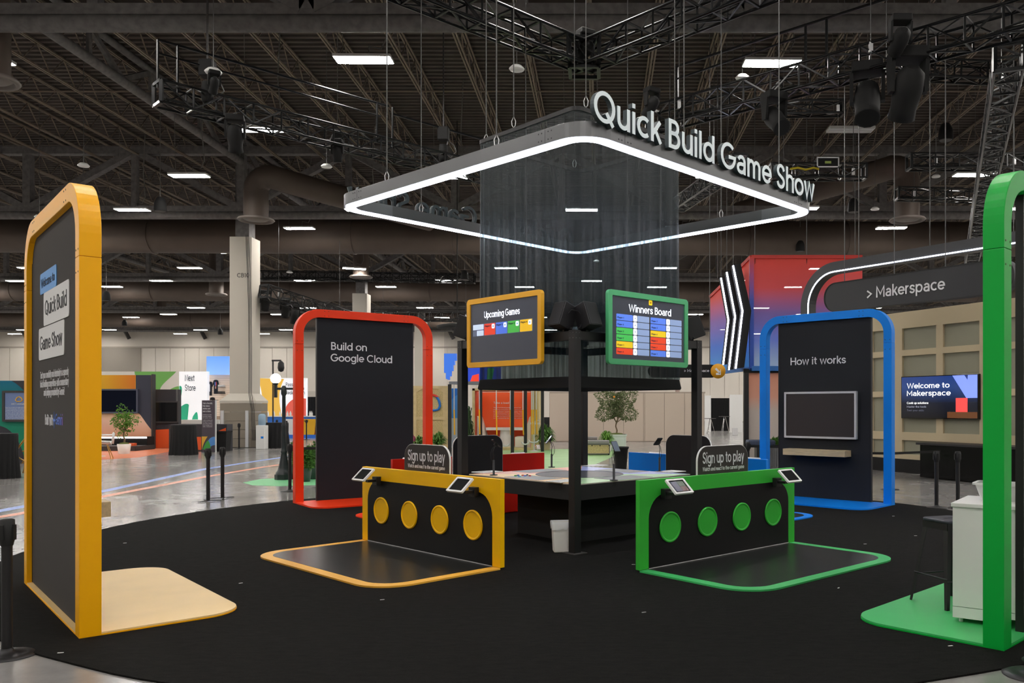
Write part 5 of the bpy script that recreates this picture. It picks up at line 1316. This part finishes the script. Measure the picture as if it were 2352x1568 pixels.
MB().lathe([(.4,.70),(.4,.73),(.01,.73)], n=28).lathe([(.02,.02),(.02,.7)], n=8).build('top', M['white'], t); MB().lathe([(.22,0),(.2,.02),(.02,.03)], n=20).build('foot', M['white'], t)
# ================================================================== BACKGROUND, MIDDLE
# osb crate wall with cloud emblem
Y = 33.0
t = slab('crate_wall', 'tall strand board crate side with a blue red and yellow cloud emblem', 'crate', 945, 1030, 886, 0, Y, .12, M['osb'])
o = t.location
for (u0, u1, v0, v1) in ((945,957,886,1026),(1018,1030,886,1026),(957,1018,886,893),(957,1018,957,964)):
    MB().box(xx(u0,Y)-o.x, xx(u1,Y)-o.x, -.04, 0, max(0, zz(v1,Y)), zz(v0,Y)).build('batten', M['pine'], t)
for s, (a, b_) in enumerate((((948,903),(970,889)), ((1027,903),(1006,889)))): MB().bar((xx(a[0],Y)-o.x, -.02, zz(a[1],Y)), (xx(b_[0],Y)-o.x, -.02, zz(b_[1],Y)), .03, .1).build('corner_brace', M['pine'], t)
def pt(u, v): return (xx(u,Y)-o.x, -.03, zz(v,Y))
MB().tube([pt(*p) for p in arcpts(993, 921, 16, 14, 150, 40, 8)], .05, 6).build('emblem_red', mat('emblem_red', '#d8402a', .5), t)
MB().tube([pt(*p) for p in [(1003,911),(1008,918),(1010,925),(1011,932),(1007,940),(1000,942),(990,942)]], .05, 6).build('emblem_blue', mat('emblem_blue', '#1c72c8', .5), t)
MB().tube([pt(*p) for p in [(979,916),(974,924),(974,934),(980,941)]], .05, 6).build('emblem_yellow', mat('emblem_yellow', '#e8b020', .5), t)
fern(G(1006, 1034), 'green fern in a white trough right of the red archway leg', .42, .5, 260, 21, M['leafb'], M['pot'], .2, .2)
fern(G(963, 1034), 'small green fern behind the red archway leg', .3, .36, 160, 22, M['leafb'], M['pot'], .2, .18)
p = G(948, 1034); o_ = MB().lathe([(.1,0),(.11,.04),(.11,.5),(.04,.56),(.03,.6)], n=14).build('gas_bottle', mat('red_blue_bottle', '#9a3d5a', .5), None, loc=p); tag(o_, 'short red and blue cylinder at the foot of the crate wall', 'bottle')
# swing frame
sf = thing('swing_frame', 'black frame with chains and hanging swing seats behind the red counter', 'swing', (xx(1140, 30), 30, 0))
def L(u, v, Y): p = P(u, v, Y); return (p.x-sf.location.x, p.y-sf.location.y, p.z)
for (u, Yy) in ((1033, 29.9), (1104, 31.0), (1177, 29.7), (1207, 30.3), (1246, 31.0)):
    x, y, _ = L(u, 0, Yy); MB().box(x-.055, x+.055, y-.055, y+.055, 0, 2.45).build('post', M['black'], sf)
for (a, b_) in (((1033,29.9),(1104,31.0)), ((1177,29.7),(1246,31.0)), ((1033,29.9),(1177,29.7)), ((1104,31.0),(1246,31.0))):
    A_ = L(a[0],0,a[1]); B_ = L(b_[0],0,b_[1]); MB().bar((A_[0],A_[1],2.5),(B_[0],B_[1],2.5),.1,.1).build('beam', mat('grey_beam', '#6f727a', .5) if a[0] == 1033 else M['black'], sf)
for k, (u, Yy) in enumerate(((1043,30),(1101,30.6),(1140,29.8),(1172,29.8),(1201,30.0),(1221,30.4),(1225,30.5),(1232,30.8))):
    x, y, _ = L(u, 0, Yy); zmid = 1.55
    MB().bar((x,y,2.45),(x,y,zmid),.03,.03).build('chain', M['silver'], sf); MB().bar((x,y,zmid),(x+.02,y,.65),.04,.03).build('chain', M['yel2'], sf, label='yellow sleeved chain')
for (u0, u1, v, Yy) in ((1154,1170,1022,29.8),(1198,1215,1018,30.0),(1213,1238,1014,30.4)):
    a = L(u0, v-4, Yy); b_ = L(u1, v-4, Yy); c = ((a[0]+b_[0])/2, a[1], a[2]-.1)
    mm = MB(); mm.tube([a, (a[0]*.7+c[0]*.3, a[1], c[2]+.03), c, (b_[0]*.7+c[0]*.3, a[1], c[2]+.03), b_], .03, 6); mm.build('swing_seat', M['silver'], sf)
# blue wall, orange pod
Y = 34
t = slab('booth_wall', 'blue and pale blue booth wall seen behind the left gantry post', 'booth', 1036, 1066, 891, 0, Y, .15, mat('pale_blue_wall', '#a9c4da', .5))
poly_on(t, [(1036,892),(1066,892),(1066,960),(1036,960)], Y, mat('strong_blue', '#1670d2', .5)); poly_on(t, arcpts(1062, 925, 26, 20, 180, 90, 8)+[(1066,960),(1036,960)], Y, mat('mid_blue', '#3c8fe6', .5), off=.008)
# container pod: open box, orange inside
x0, x1 = xx(1085, 31.9), xx(1226, 31.9)
pod = thing('lounge_pod', 'orange lined lounge pod in a pine frame, printed Take a load off', 'pod', ((x0+x1)/2, 31.9, 0)); hx = (x1-x0)/2; zr = zz(893, 31.9)
dep = 1.5
MB().box(-hx+.1, hx-.1, dep-.1, dep, .1, zr-.1).build('back_wall', M['orange'], pod)
for s in (-1, 1):
    MB().box(s*(hx-.12), s*(hx-.04), .02, dep, .1, zr-.1).build('side_wall', mat('deep_orange', '#d24b1c', .55), pod)
MB().box(-hx+.05, hx-.05, 0, .4, zr-.1, zr).build('roof', mat('deep_orange', '#d24b1c', .55), pod); MB().box(-hx, hx, 0, dep, 0, .1).build('deck', M['pine'], pod)
for s in (-1, 1): MB().box(s*hx, s*(hx-.1), -.04, .06, 0, zr+.02).build('frame_post', M['pine'], pod)
MB().box(-hx, hx, -.04, .06, zr-.06, zr+.02).build('frame_beam', M['pine'], pod); MB().box(hx+.0, hx+.18, .1, 1.2, .2, zr).build('outer_board', M['pine'], pod)
o = pod.location; Yb = 31.9+dep-.1
def ptx(s, u0, u1, vb, cp, off=.01): put(text(s, width=xx(u1,Yb)-xx(u0,Yb), cap=cp*Yb/F0, off=off), pod, M['whitel'], xx(u0,Yb)-o.x, dep-.104, zz(vb,Yb))
ptx('Take a load off', 1133.5, 1180, 927, 4.6, .018)
for k, s in enumerate(('These furnished pods are set out as', 'shipping containers, crates and transit', 'the equipment used in the booths. Their', 'cancelled journey continues as they roll', 'storage, having provided a comfortable', 'to sit, minimizing our footprint and you')): ptx(s, 1133, (1196, 1202, 1200, 1202, 1200, 1202)[k], 937+k*4.8, 2.4, .004)
MB().box(-.75,.75,-.0+.7,1.3,zz(987,33),zz(984,33)+.05).build('pod_table', M['white'], pod); MB().lathe([(.28,.1),(.26,.4),(.22,zz(987,33))], c=(.0,1.0,0), n=20).build('table_leg', M['white'], pod)
for s in (-1, 1):
    MB().prism([(s*(hx-.13),.1),(s*(hx-.75),.1),(s*(hx-.75),.5),(s*(hx-.42),.5),(s*(hx-.2),1.25),(s*(hx-.13),1.3)], .3, 1.35).build('bench_seat', mat('cream_cushion', '#e2ddd0', .7), pod, bevel=.01)
o_ = fern(G(1252, 1033), 'big round green fern in a basket pot right of the orange pod', .46, .66, 420, 31, M['leafb'], mat('basket', '#b0a080', .8), .3, .22)
fern(G(1077, 1036), 'dark leafed tall plant beside the left gantry post', .25, 1.35, 120, 33, mat('dark_leaf', '#2c4a24', .6), M['pot'], .3, .15)
t = thing('bar_stool', 'pale steel drafting stool behind the red counter', 'stool', G(1227, 1036))
MB().bar((0,0,0),(0,0,1.0),.05,.05,8).box(-.2,.2,-.16,.16,1.0,1.06).bar((-.1,0,1.06),(.3,0,1.2),.03,.03).build('frame', M['silver'], t); MB().lathe([(.2,0),(.02,.05)], n=16).build('foot', M['silver'], t)
# road cases as benches
def roadcase(u0, u1, vt, vb, label, cushion=True):
    p = G((u0+u1)/2, vb); s = p.y/F0; w_ = (u1-u0)*s/2; h = (vb-vt)*s
    t = thing('road_case', label, 'case', p); MB().box(-w_, w_, 0, .6, .05, h*.72).build('case_body', M['osb'], t, bevel=.01)
    m = MB()
    for x in (-w_, w_): m.box(x-.015, x+.015, -.015, .015, .05, h*.72)
    for z in (.05, h*.72): m.box(-w_, w_, -.015, .01, z-.012, z+.012)
    m.build('edge_trim', M['grey'], t)
    m = MB()
    for x in (-w_*.96, -w_*.3, w_*.3, w_*.96): m.box(x-.018, x+.018, -.02, 0, h*.62, h*.68)
    for x in (-w_*.94, w_*.94): m.box(x-.03, x+.03, -.02, .04, 0, .05)
    m.build('latches', M['blackm'], t)
    if cushion: MB().box(-w_, w_, -.01, .6, h*.74, h*.98).build('cushion', mat('grey_cushion', '#8e8c8a', .8), t, bevel=.03)
roadcase(1338, 1400, 1011, 1045, 'strand board road case with a grey cushion, beside the mint planter')
roadcase(1322, 1372, 1003, 1026, 'farther road case bench with a grey cushion behind the black post')
t = fern(G(1393, 1036), 'leafy green bush between the road case and the mint planter', .36, .5, 260, 41, M['leaf'], M['pot'], .25, .2)
t = thing('trash_can', 'round black trash can at the left end of the blue counter', 'bin', G(1426, 1078)); MB().lathe([(.15,0),(.19,.55),(.21,.55),(.215,.6),(.19,.6),(.18,.56)], n=20).build('body', M['blackm'], t)
# meter-wide partition panels
Y = 39.8
t = thing('partition', 'row of flat beige partition panels behind the gantry', 'partition', (xx(1480, Y), Y, 0))
ed = [1262, 1318, 1386, 1432, 1478, 1481, 1526, 1572, 1616]; zt_ = zz(903, Y)
for a, b_ in zip(ed[:-1], ed[1:]):
    MB().box(xx(a,Y)-t.location.x+.012, xx(b_,Y)-t.location.x-.012, 0, .05, .03, zt_).build('panel', mat('beige_partition', '#c7b9a9', .6), t, bevel=.004)
MB().box(xx(1262,Y)-t.location.x, xx(1620,Y)-t.location.x, .01, .06, zt_, zt_+.07).box(xx(1262,Y)-t.location.x, xx(1618,Y)-t.location.x, .02, .045, 0.0, zt_).build('frame_rail', mat('beige_rail', '#a99c8e', .6), t)
p = G(1556, 1010); t = thing('round_pillar', 'slim pinkish round pole before the beige partitions', 'pole', p); MB().lathe([(.11,0),(.11,2.5)], n=14).build('pole', mat('pink_beige', '#b09a90', .5), t)
# doorway beyond with curtain and high tables
Y = 58
t = slab('curtain', 'black curtain closing a far doorway right of the gantry', 'curtain', 1633, 1676, 914, 0, Y, .1, M['drape'])
for k in range(15): MB().bar((-.62+k*.088,-.04,0),(-.62+k*.088,-.04,zz(915,Y)),.06,.06,8,True).build('fold', M['drape'], t)
slab('partition', 'white partition left of the far black curtain', 'partition', 1619, 1633, 908, 0, 56, .15, M['white'])
t = slab('partition', 'white partition wall right of the far black curtain', 'partition', 1676, 1706, 906, 0, 54, .15, M['white'])
for k, (u, v) in enumerate(((1631, 996), (1664, 994))):
    p = G(u, v); t = thing('high_table', ['far high table with steel legs, left one', 'far high table with steel legs, right one'][k], 'table', p); h = .95+.1*k
    MB().lathe([(.36,h-.03),(.36,h),(.01,h)], n=22).build('top', M['dark'], t)
    for a in range(3): MB().bar((.05*math.cos(a*2.1),.05*math.sin(a*2.1),h-.03),(.3*math.cos(a*2.1),.3*math.sin(a*2.1),0),.03,.03).build('leg', M['chrome'], t)
t = MB().box(-.15,.15,-.1,.1,0,.42).build('floor_box', M['silver'], None, loc=G(1688, 999)); tag(t, 'small grey box against the far white partition', 'box')
# arrow sign
Y = 19.0
t = thing('arrow_sign', 'black hanging direction sign ending in an amber disc with a white arrow', 'sign', P(1600, 852, Y))
o = t.location; s = Y/F0
MB().prism(rrect(-1.1, 50*s, -15*s, 15*s, .15), 0, .06).build('board', M['blackm'], t)
MB().lathe([(17*s,0),(17*s,.03),(.01,.03)], n=32).build('disc', mat('amber_disc', '#dc9c12', .5), t, loc=(49*s, -.002, 0), rot=(PI/2,0,0))
MB().bar((43*s,-.036,6*s),(54*s,-.036,-5*s),.01,.045).bar((55*s,-.036,-6.5*s),(44*s,-.036,-6.5*s),.01,.045).bar((54.5*s,-.036,-6.5*s),(54.5*s,-.036,4*s),.01,.045).build('arrow', M['white'], t)
put(text('> Makerspace', width=58*s, cap=6.5*s, off=.012), t, M['whitel'], 29*s-58*s, -.002, -2*s)
MB().bar((-.6,.03,15*s),(-.6,.03,12.52-o.z),.015,.015,4).bar((.3,.03,15*s),(.3,.03,12.52-o.z),.015,.015,4).build('wire', M['wire'], t)
# hanging blue string sculpture
p = P(1035, 812, 32); t = thing('hanging_sculpture', 'hanging blue block sculpture on strings behind the left gantry post', 'sculpture', p)
m = MB(); st = [(-12,0,-44),(-8,0,-58),(-4,0,-60),(0,0,-52),(4,0,-40),(8,0,-26),(12,0,-16)]
for (a, b_, c) in st: m.box((a-2)*32/F0, (a+2)*32/F0, -.1, .1, c*32/F0, 0)
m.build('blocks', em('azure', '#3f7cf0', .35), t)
m = MB()
for k in range(-13, 34, 3): m.bar((k*32/F0, 0, 0), (k*32/F0, 0, .95), .01, .01)
m.build('strings', M['wire'], t); MB().lathe([(.75,.95),(.78,1.05),(.6,1.1),(.3,1.15)], c=(.25,0,0), n=18).bar((.25,0,1.1),(.25,0,12.52-p.z),.03,.03).build('ring_mount', M['blackm'], t)
t = slab('lit_picture', 'lit blue and red picture wall behind the left gantry post', 'display wall', 1074, 1150, 843, 876, 36, .1, em('deep_blue', '#2848c8', .45), ground=False)
poly_on(t, [(1085,862),(1100,858),(1100,876),(1080,876)], 36, em('hot_red', '#e8432a', .5)); poly_on(t, [(1120,845),(1135,845),(1130,876),(1118,876)], 36, em('lit_green', '#20a050', .5))
MB().bar((0,.05,zz(843,36)),(0,.05,12.52),.03,.03,4).build('wire', M['wire'], t)
# ================================================================== BACKGROUND, RIGHT
# big hanging fabric box, red to blue, with its LED backlight painted into the colours
hf = thing('hanging_fabric', 'large hanging sheer fabric box fading from red to blue', 'hanging sign', (0, 0, 0))
def sheer(name, stops, zlo, zhi, alpha):
    m = grad(name, stops, 'Z', zlo, zhi, .5, alpha=alpha); return m
c0 = P(1636, 700, 29); c1_ = P(1726, 590, 24.5); c2_ = P(1980, 590, 24.5); 
zt1 = zz(590, 24.5); zb1 = zz(846, 24.5); 
hf.location = (c1_.x, c1_.y, 0)
fm = sheer('red_blue_sheer', [(0,'#3aa0f0'),(.25,'#4a80f0'),(.5,'#9a70c8'),(.72,'#f05858'),(1,'#ff4020')], zb1, zt1, .86)  # side ramp brightened in place of LED light shining through the cloth
fm2 = sheer('red_blue_sheer_front', [(0,'#a8ccec'),(.25,'#6a88ee'),(.5,'#9074c4'),(.72,'#ea585e'),(1,'#f04a3c')], zb1, zt1, .7)  # front ramp carries the same painted-in backlight
XL_ = xx(1632, 27.4)-c1_.x; YL_ = 2.9; XR_ = c2_.x-c1_.x
def quad(a, b_, ztA, ztB, zbA, zbB, m, name, th=.01):
    mb = MB(); n = Vector((b_[1]-a[1], -(b_[0]-a[0]), 0)).normalized()*th
    mb.add([(a[0],a[1],zbA),(b_[0],b_[1],zbB),(b_[0],b_[1],ztB),(a[0],a[1],ztA),(a[0]+n.x,a[1]+n.y,zbA),(b_[0]+n.x,b_[1]+n.y,zbB),(b_[0]+n.x,b_[1]+n.y,ztB),(a[0]+n.x,a[1]+n.y,ztA)], [(0,1,2,3),(7,6,5,4),(0,4,5,1),(1,5,6,2),(2,6,7,3),(3,7,4,0)])
    return mb.build(name, m, hf)
zl_t = zz(682, 27.4); zl_b = zz(862, 27.4)
quad((XL_, YL_), (0, 0), zl_t, zt1, zb1-.05, zb1, fm, 'fabric_side')
quad((0, 0), (XR_, 0), zt1, zt1, zb1, zb1, fm2, 'fabric_front')
quad((XR_, 0), (XR_+.3, 3), zt1, zt1, zb1, zb1, fm2, 'fabric_end')
MB().bar((0,0,zb1),(0,0,zt1),.12,.12).build('corner_tube', grad('corner_tube_grad', [(0,'#1c4fb0'),(.6,'#3a58c0'),(1,'#d03a30')], 'Z', zb1, zt1), hf)
MB().bar((0,0,zt1),(XR_,0,zt1),.1,.1).bar((XL_,YL_,zl_t),(0,0,zt1),.1,.1).build('top_tube', mat('red_tube', '#c83028', .5), hf)
MB().bar((0,0,zb1),(XR_,0,zb1),.14,.14).bar((XL_,YL_,zb1-.05),(0,0,zb1),.1,.1).build('bottom_tube', mat('blue_tube', '#2a6cb8', .5), hf)
MB().bar((XR_*.47,.05,zb1),(XR_*.47,.05,zt1),.06,.06).build('middle_tube', M['dark'], hf)
m = MB()
for x, y in ((.1,0),(XR_*.5,0),(XR_-.2,0),(XL_+.2,YL_-.2)): m.bar((x,y,zt1-.2),(x,y,12.52),.02,.02,4)
m.build('wire', M['wire'], hf)
# chevrons
for k, (ut, um, ub, vt, vm, vb, Yc) in enumerate(((1652.5,1669.5,1657.5,640,736,838,25.5),(1665.5,1685,1670.5,627,728,850,25.0),(1680,1701.5,1686,612,715,847,24.5))):
    t = thing('light_chevron', ['left', 'middle', 'right'][k]+'most of three black chevrons edged with white light', 'light sign', (xx(um, Yc), Yc, 0))
    a = (xx(ut,Yc)-t.location.x, zz(vt,Yc)); b_ = (0, zz(vm,Yc)); c = (xx(ub,Yc)-t.location.x, zz(vb,Yc)); d = .28
    MB().prism([a, (a[0]+.24,a[1]+.08), (b_[0]+d,b_[1]), (c[0]+.27,c[1]+.04), c, b_], -.15, .12).build('body', M['blackm'], t)
    MB().prism([a, (a[0]+.045,a[1]+.01), (b_[0]+.045,b_[1]), (c[0]+.045,c[1]), c, b_], -.165, -.15).build('light_edge', M['led'], t)
    MB().bar((a[0]+.05,0,a[1]-.1),(a[0]+.05,0,12.52),.015,.015,4).build('wire', M['wire'], t)
# glass box below the fabric
Y = 24.6
t = thing('glass_room', 'peach tinted glazed room under the hanging fabric', 'room', (xx(1790, Y), Y, 0)); o = t.location
MB().box(xx(1708,Y)-o.x, xx(1719,Y)-o.x, -.07, .07, 0, zb1).build('corner_post', M['black'], t)
MB().box(xx(1719,Y)-o.x, xx(1990,Y)-o.x, .0, .04, .0, zb1-.1).build('glazing', grad('peach_glass', [(0,'#c9c0ba'),(.55,'#cfc2ba'),(.7,'#e2a690'),(1,'#e29a80')], 'Z', 0, zb1, .2), t)
MB().box(xx(1708,Y)-o.x, xx(1990,Y)-o.x, -.08, .02, zb1-.12, zb1-.02).build('head_rail', M['blackm'], t)
# planters and bench between blue counter and blue archway
p = G(1740, 1075); t = thing('bench', 'navy upholstered bench end with a black leg behind the blue counter', 'bench', p)
MB().box(-.28,.45,-.2,.3,.62,.76).build('seat', M['navy'], t, bevel=.04); MB().box(-.05,.05,-.15,.2,0,.62).build('leg', M['black'], t)
t = thing('planter_box', 'grey ribbed planter box with low green plants by the blue archway', 'planter', G(1785, 1070)); 
for k in range(14): MB().box(-.42+k*.06, -.42+k*.06+.054, -.2, .2, 0, .55).build('rib', mat('ribbed_grey', '#77787a', .6), t)
MB().box(-.43,.43,-.22,.22,.55,.6).build('rim', M['black'], t); leaves(500, (0,0,.68), (.36,.18,.1), .09, 51).build('foliage', M['leafb'], t, kind='stuff')
# makerspace wall: frames and recessed panels (angled plane)
A_ = Vector((xx(1995, 22.2), 22.2)); B_ = Vector((xx(2420, 17.6), 17.6)); dW = (B_-A_).normalized(); LW = (B_-A_).length
aw = math.atan2(dW.y, dW.x)
wl = thing('panelled_wall', 'beige grid wall with grey recessed panels behind the makerspace screen', 'booth wall', (A_.x, A_.y, 0), aw)
zW = 3.62
MB().box(-2.0, LW, .06, .12, .3, zW).build('backing', M['sage'], wl)
MB().box(-2.0, LW, -.02, .12, 0.0, .34).build('plinth', M['blackm'], wl)
zs_ = []
def wall_u(u): return hit((A_.x, A_.y), dW, u, 900)[0]
cols_u = [1897, 1955, 2000, 2052, 2071, 2150, 2165, 2250, 2266, 2338, 2350]
xsv = [wall_u(2001), wall_u(2029), wall_u(2052), wall_u(2072), wall_u(2150), wall_u(2165), wall_u(2249), wall_u(2268), wall_u(2345), wall_u(2362)]
# vertical stiles between the recesses
st_ = [(-2.0, -1.1), (wall_u(1994)-.75, wall_u(1994)-.55), (wall_u(2000)-.02, wall_u(2003)), (wall_u(2053), wall_u(2072)), (wall_u(2150), wall_u(2165.5)), (wall_u(2249.5), wall_u(2268)), (wall_u(2345), wall_u(2362)), (LW-.1, LW)]
for a, b_ in st_: MB().box(a, b_, 0, .06, .34, zW).build('stile', M['beige'], wl)
rows_v = [(698, 712), (801, 815), (897, 911), (993, 1012), (1090, 1100)]
u_ref = 2110
for (v0, v1) in rows_v:
    za = hit((A_.x, A_.y), dW, u_ref, v0)[1]; zb_ = hit((A_.x, A_.y), dW, u_ref, v1)[1]
    if v0 == 1090: za = .46; zb_ = .34
    MB().box(-2.0, LW, -.002, .06, max(.34, zb_), za if v0 > 698 else zW).build('rail', M['beige'], wl)
# tv on the wall
def wl_loc(u, v, y=-.09):
    ey = Vector((-dW.y, dW.x)); q = A_+ey*y; return hit((q.x, q.y), dW, u, v)
x0, zt_ = wl_loc(2070, 865); x1, _ = wl_loc(2247, 900); _, zb_ = wl_loc(2070, 960)
tv = thing('television', 'large television reading Welcome to Makerspace on the panelled wall', 'television', (A_.x, A_.y, 0), aw)
MB().box(x0, x1, -.09, -.01, zb_, zt_).build('television_body', M['blackg'], tv, bevel=.004)
h = zt_-zb_; w_ = x1-x0; b2 = .02
def tvx(f): return x0+b2+(w_-2*b2)*f
def tvz(f): return zb_+b2+(h-2*b2)*f
MB().box(tvx(0), tvx(1), -.094, -.09, tvz(0), tvz(1)).build('picture', grad('tv_blue', [(0,'#0a0a10'),(.35,'#0d1428'),(.75,'#24427e'),(1,'#1a3a80')], 'Z', tvz(0), tvz(1), .2, emit=.55), tv)
MB().prism([(tvx(.69),tvz(1)),(tvx(.865),tvz(.47)),(tvx(1),tvz(.47)),(tvx(1),tvz(1)),(tvx(.885),tvz(1)),(tvx(.88),tvz(.885)),(tvx(.84),tvz(1))], -.096, -.094).build('picture_shape', em('periwinkle', '#8098f8', .8), tv)
MB().box(tvx(.735), tvx(.88), -.097, -.094, tvz(.14), tvz(.47)).build('picture_shape', em('coral_red', '#f04a48', .8), tv)
MB().box(tvx(.625), tvx(1), -.0975, -.094, tvz(0), tvz(.145)).build('picture_shape', em('umber', '#6a3f22', .5), tv)
for s, a, b_, z, c, m in (('Welcome to', .075, .655, .72, .125, em('tv_white', '#ffffff', .95)), ('Makerspace', .075, .67, .535, .125, em('tv_white', '#ffffff', .95)), ('Cook up solutions', .075, .375, .335, .05, em('tv_white', '#ffffff', .95)), ('Master the tools', .075, .345, .245, .045, em('tv_grey', '#9498a8', .5)), ('Test your skills', .075, .315, .155, .045, em('tv_grey2', '#5c6070', .35))):
    put(text(s, width=tvx(b_)-tvx(a), cap=h*c, off=.012), tv, m, tvx(a), -.095, tvz(z))
# black gloss desk
x0, _ = wl_loc(2113, 1100, -.9); _, zt_ = wl_loc(2113, 1016, -.9)
dsk = thing('reception_desk', 'glossy black desk in front of the panelled wall', 'desk', (A_.x, A_.y, 0), aw)
MB().box(x0, LW+.6, -.9, -.25, .02, zt_-.05).build('desk_body', mat('gloss_black_laminate', '#030304', .14, spec=.15), dsk, bevel=.004); MB().box(x0-.08, LW+.65, -.95, -.2, zt_-.05, zt_).build('desk_top', M['black'], dsk, bevel=.004)
# hanging makerspace sign and light arch
Ym = 18.5
aS = Vector((xx(1893, 19.6), 19.6)); bS = Vector((xx(2300, 16.2), 16.2)); dS = (bS-aS).normalized(); angS = math.atan2(dS.y, dS.x)
def s_loc(u, v, y=0): 
    q = aS+Vector((-dS.y, dS.x))*y; return hit((q.x, q.y), dS, u, v)
z1 = s_loc(1940, 646)[1]; z0 = s_loc(1940, 713)[1]; xe = s_loc(2330, 650)[0]
sg = thing('hanging_sign', 'long black rounded hanging sign reading > Makerspace', 'sign', (aS.x, aS.y, 0), angS)
MB().prism(rrect(0, xe, z0, z1, (z1-z0)/2-.01, 12), 0, .22).build('sign_body', mat('charcoal_sign', '#2a2b2f', .5), sg, bevel=.004)
MB().ringprism(rrect(-.005, xe, z0-.005, z1+.005, (z1-z0)/2-.01, 12), rrect(.012, xe-.015, z0+.012, z1-.012, (z1-z0)/2-.02, 12), -.01, .0).build('sign_lip', M['black'], sg)
x0, zb_ = s_loc(1991, 686); x1, _ = s_loc(2171, 674)
put(text('> Makerspace', width=x1-x0, cap=.25, off=.016, ext=.01), sg, M['whitel'], x0, -.002, zb_)
m = MB()
for x in (.5, 1.8, 3.0): m.bar((x,.1,z1),(x,.1,12.52),.015,.015,4)
m.build('wire', M['wire'], sg)
# light arch
la = thing('light_arch', 'tall black rounded arch with a white light line above the makerspace sign', 'light arch', (aS.x, aS.y, 0), angS)
def q_(u, v): s, z = s_loc(u, v, .3); return (s, z)
xa_, _ = q_(1839, 700); zt_ = q_(2010, 583)[1]; ztr = q_(2260, 545)[1]; xb_ = xa_+7.2
ro = 1.0; n = 14; th = .26
zt_ = (zt_+ztr)/2
def pa(d, r): return [(xa_+d, 0.0)]+[(xa_+d+r-r*math.cos(a), zt_-d-r+r*math.sin(a)) for a in [PI/2*i/n for i in range(n+1)]]+[(xb_-d-r+r*math.sin(a), zt_-d-r+r*math.cos(a)) for a in [PI/2*i/n for i in range(n+1)]]+[(xb_-d, 0.0)]
MB().ringprism(pa(0, ro), pa(th, ro-th), .3, .55, closed=False).build('arch_body', mat('charcoal_arch', '#3a3b3f', .45), la)
MB().ringprism(pa(th*.84, ro-th*.84), pa(th*.93, ro-th*.93), .29, .3, closed=False).build('light_line', M['led'], la)
m = MB()
for x in (xa_+1.6, xa_+3.4, xa_+5.2): m.bar((x,.42,zt_),(x,.42,12.52),.015,.015,4)
m.build('wire', M['wire'], la)
# belts right of blue archway
b0 = P(2003, 1041, 18.0); b1 = P(2115, 1050, 17.2)

t = stanchion(G(2044, 1124), 'black queue post standing behind the right leg of the blue archway, holding belts', .80, belt=(xx(1985, 16.9), 16.9, 0))
mm = MB(); e = Vector((xx(2160, 17.9)-t.location.x, 17.9-t.location.y, 0)); mm.bar((0,0,.72),(e.x,e.y,.70),.004,.05); mm.build('belt', M['rubber'], t)
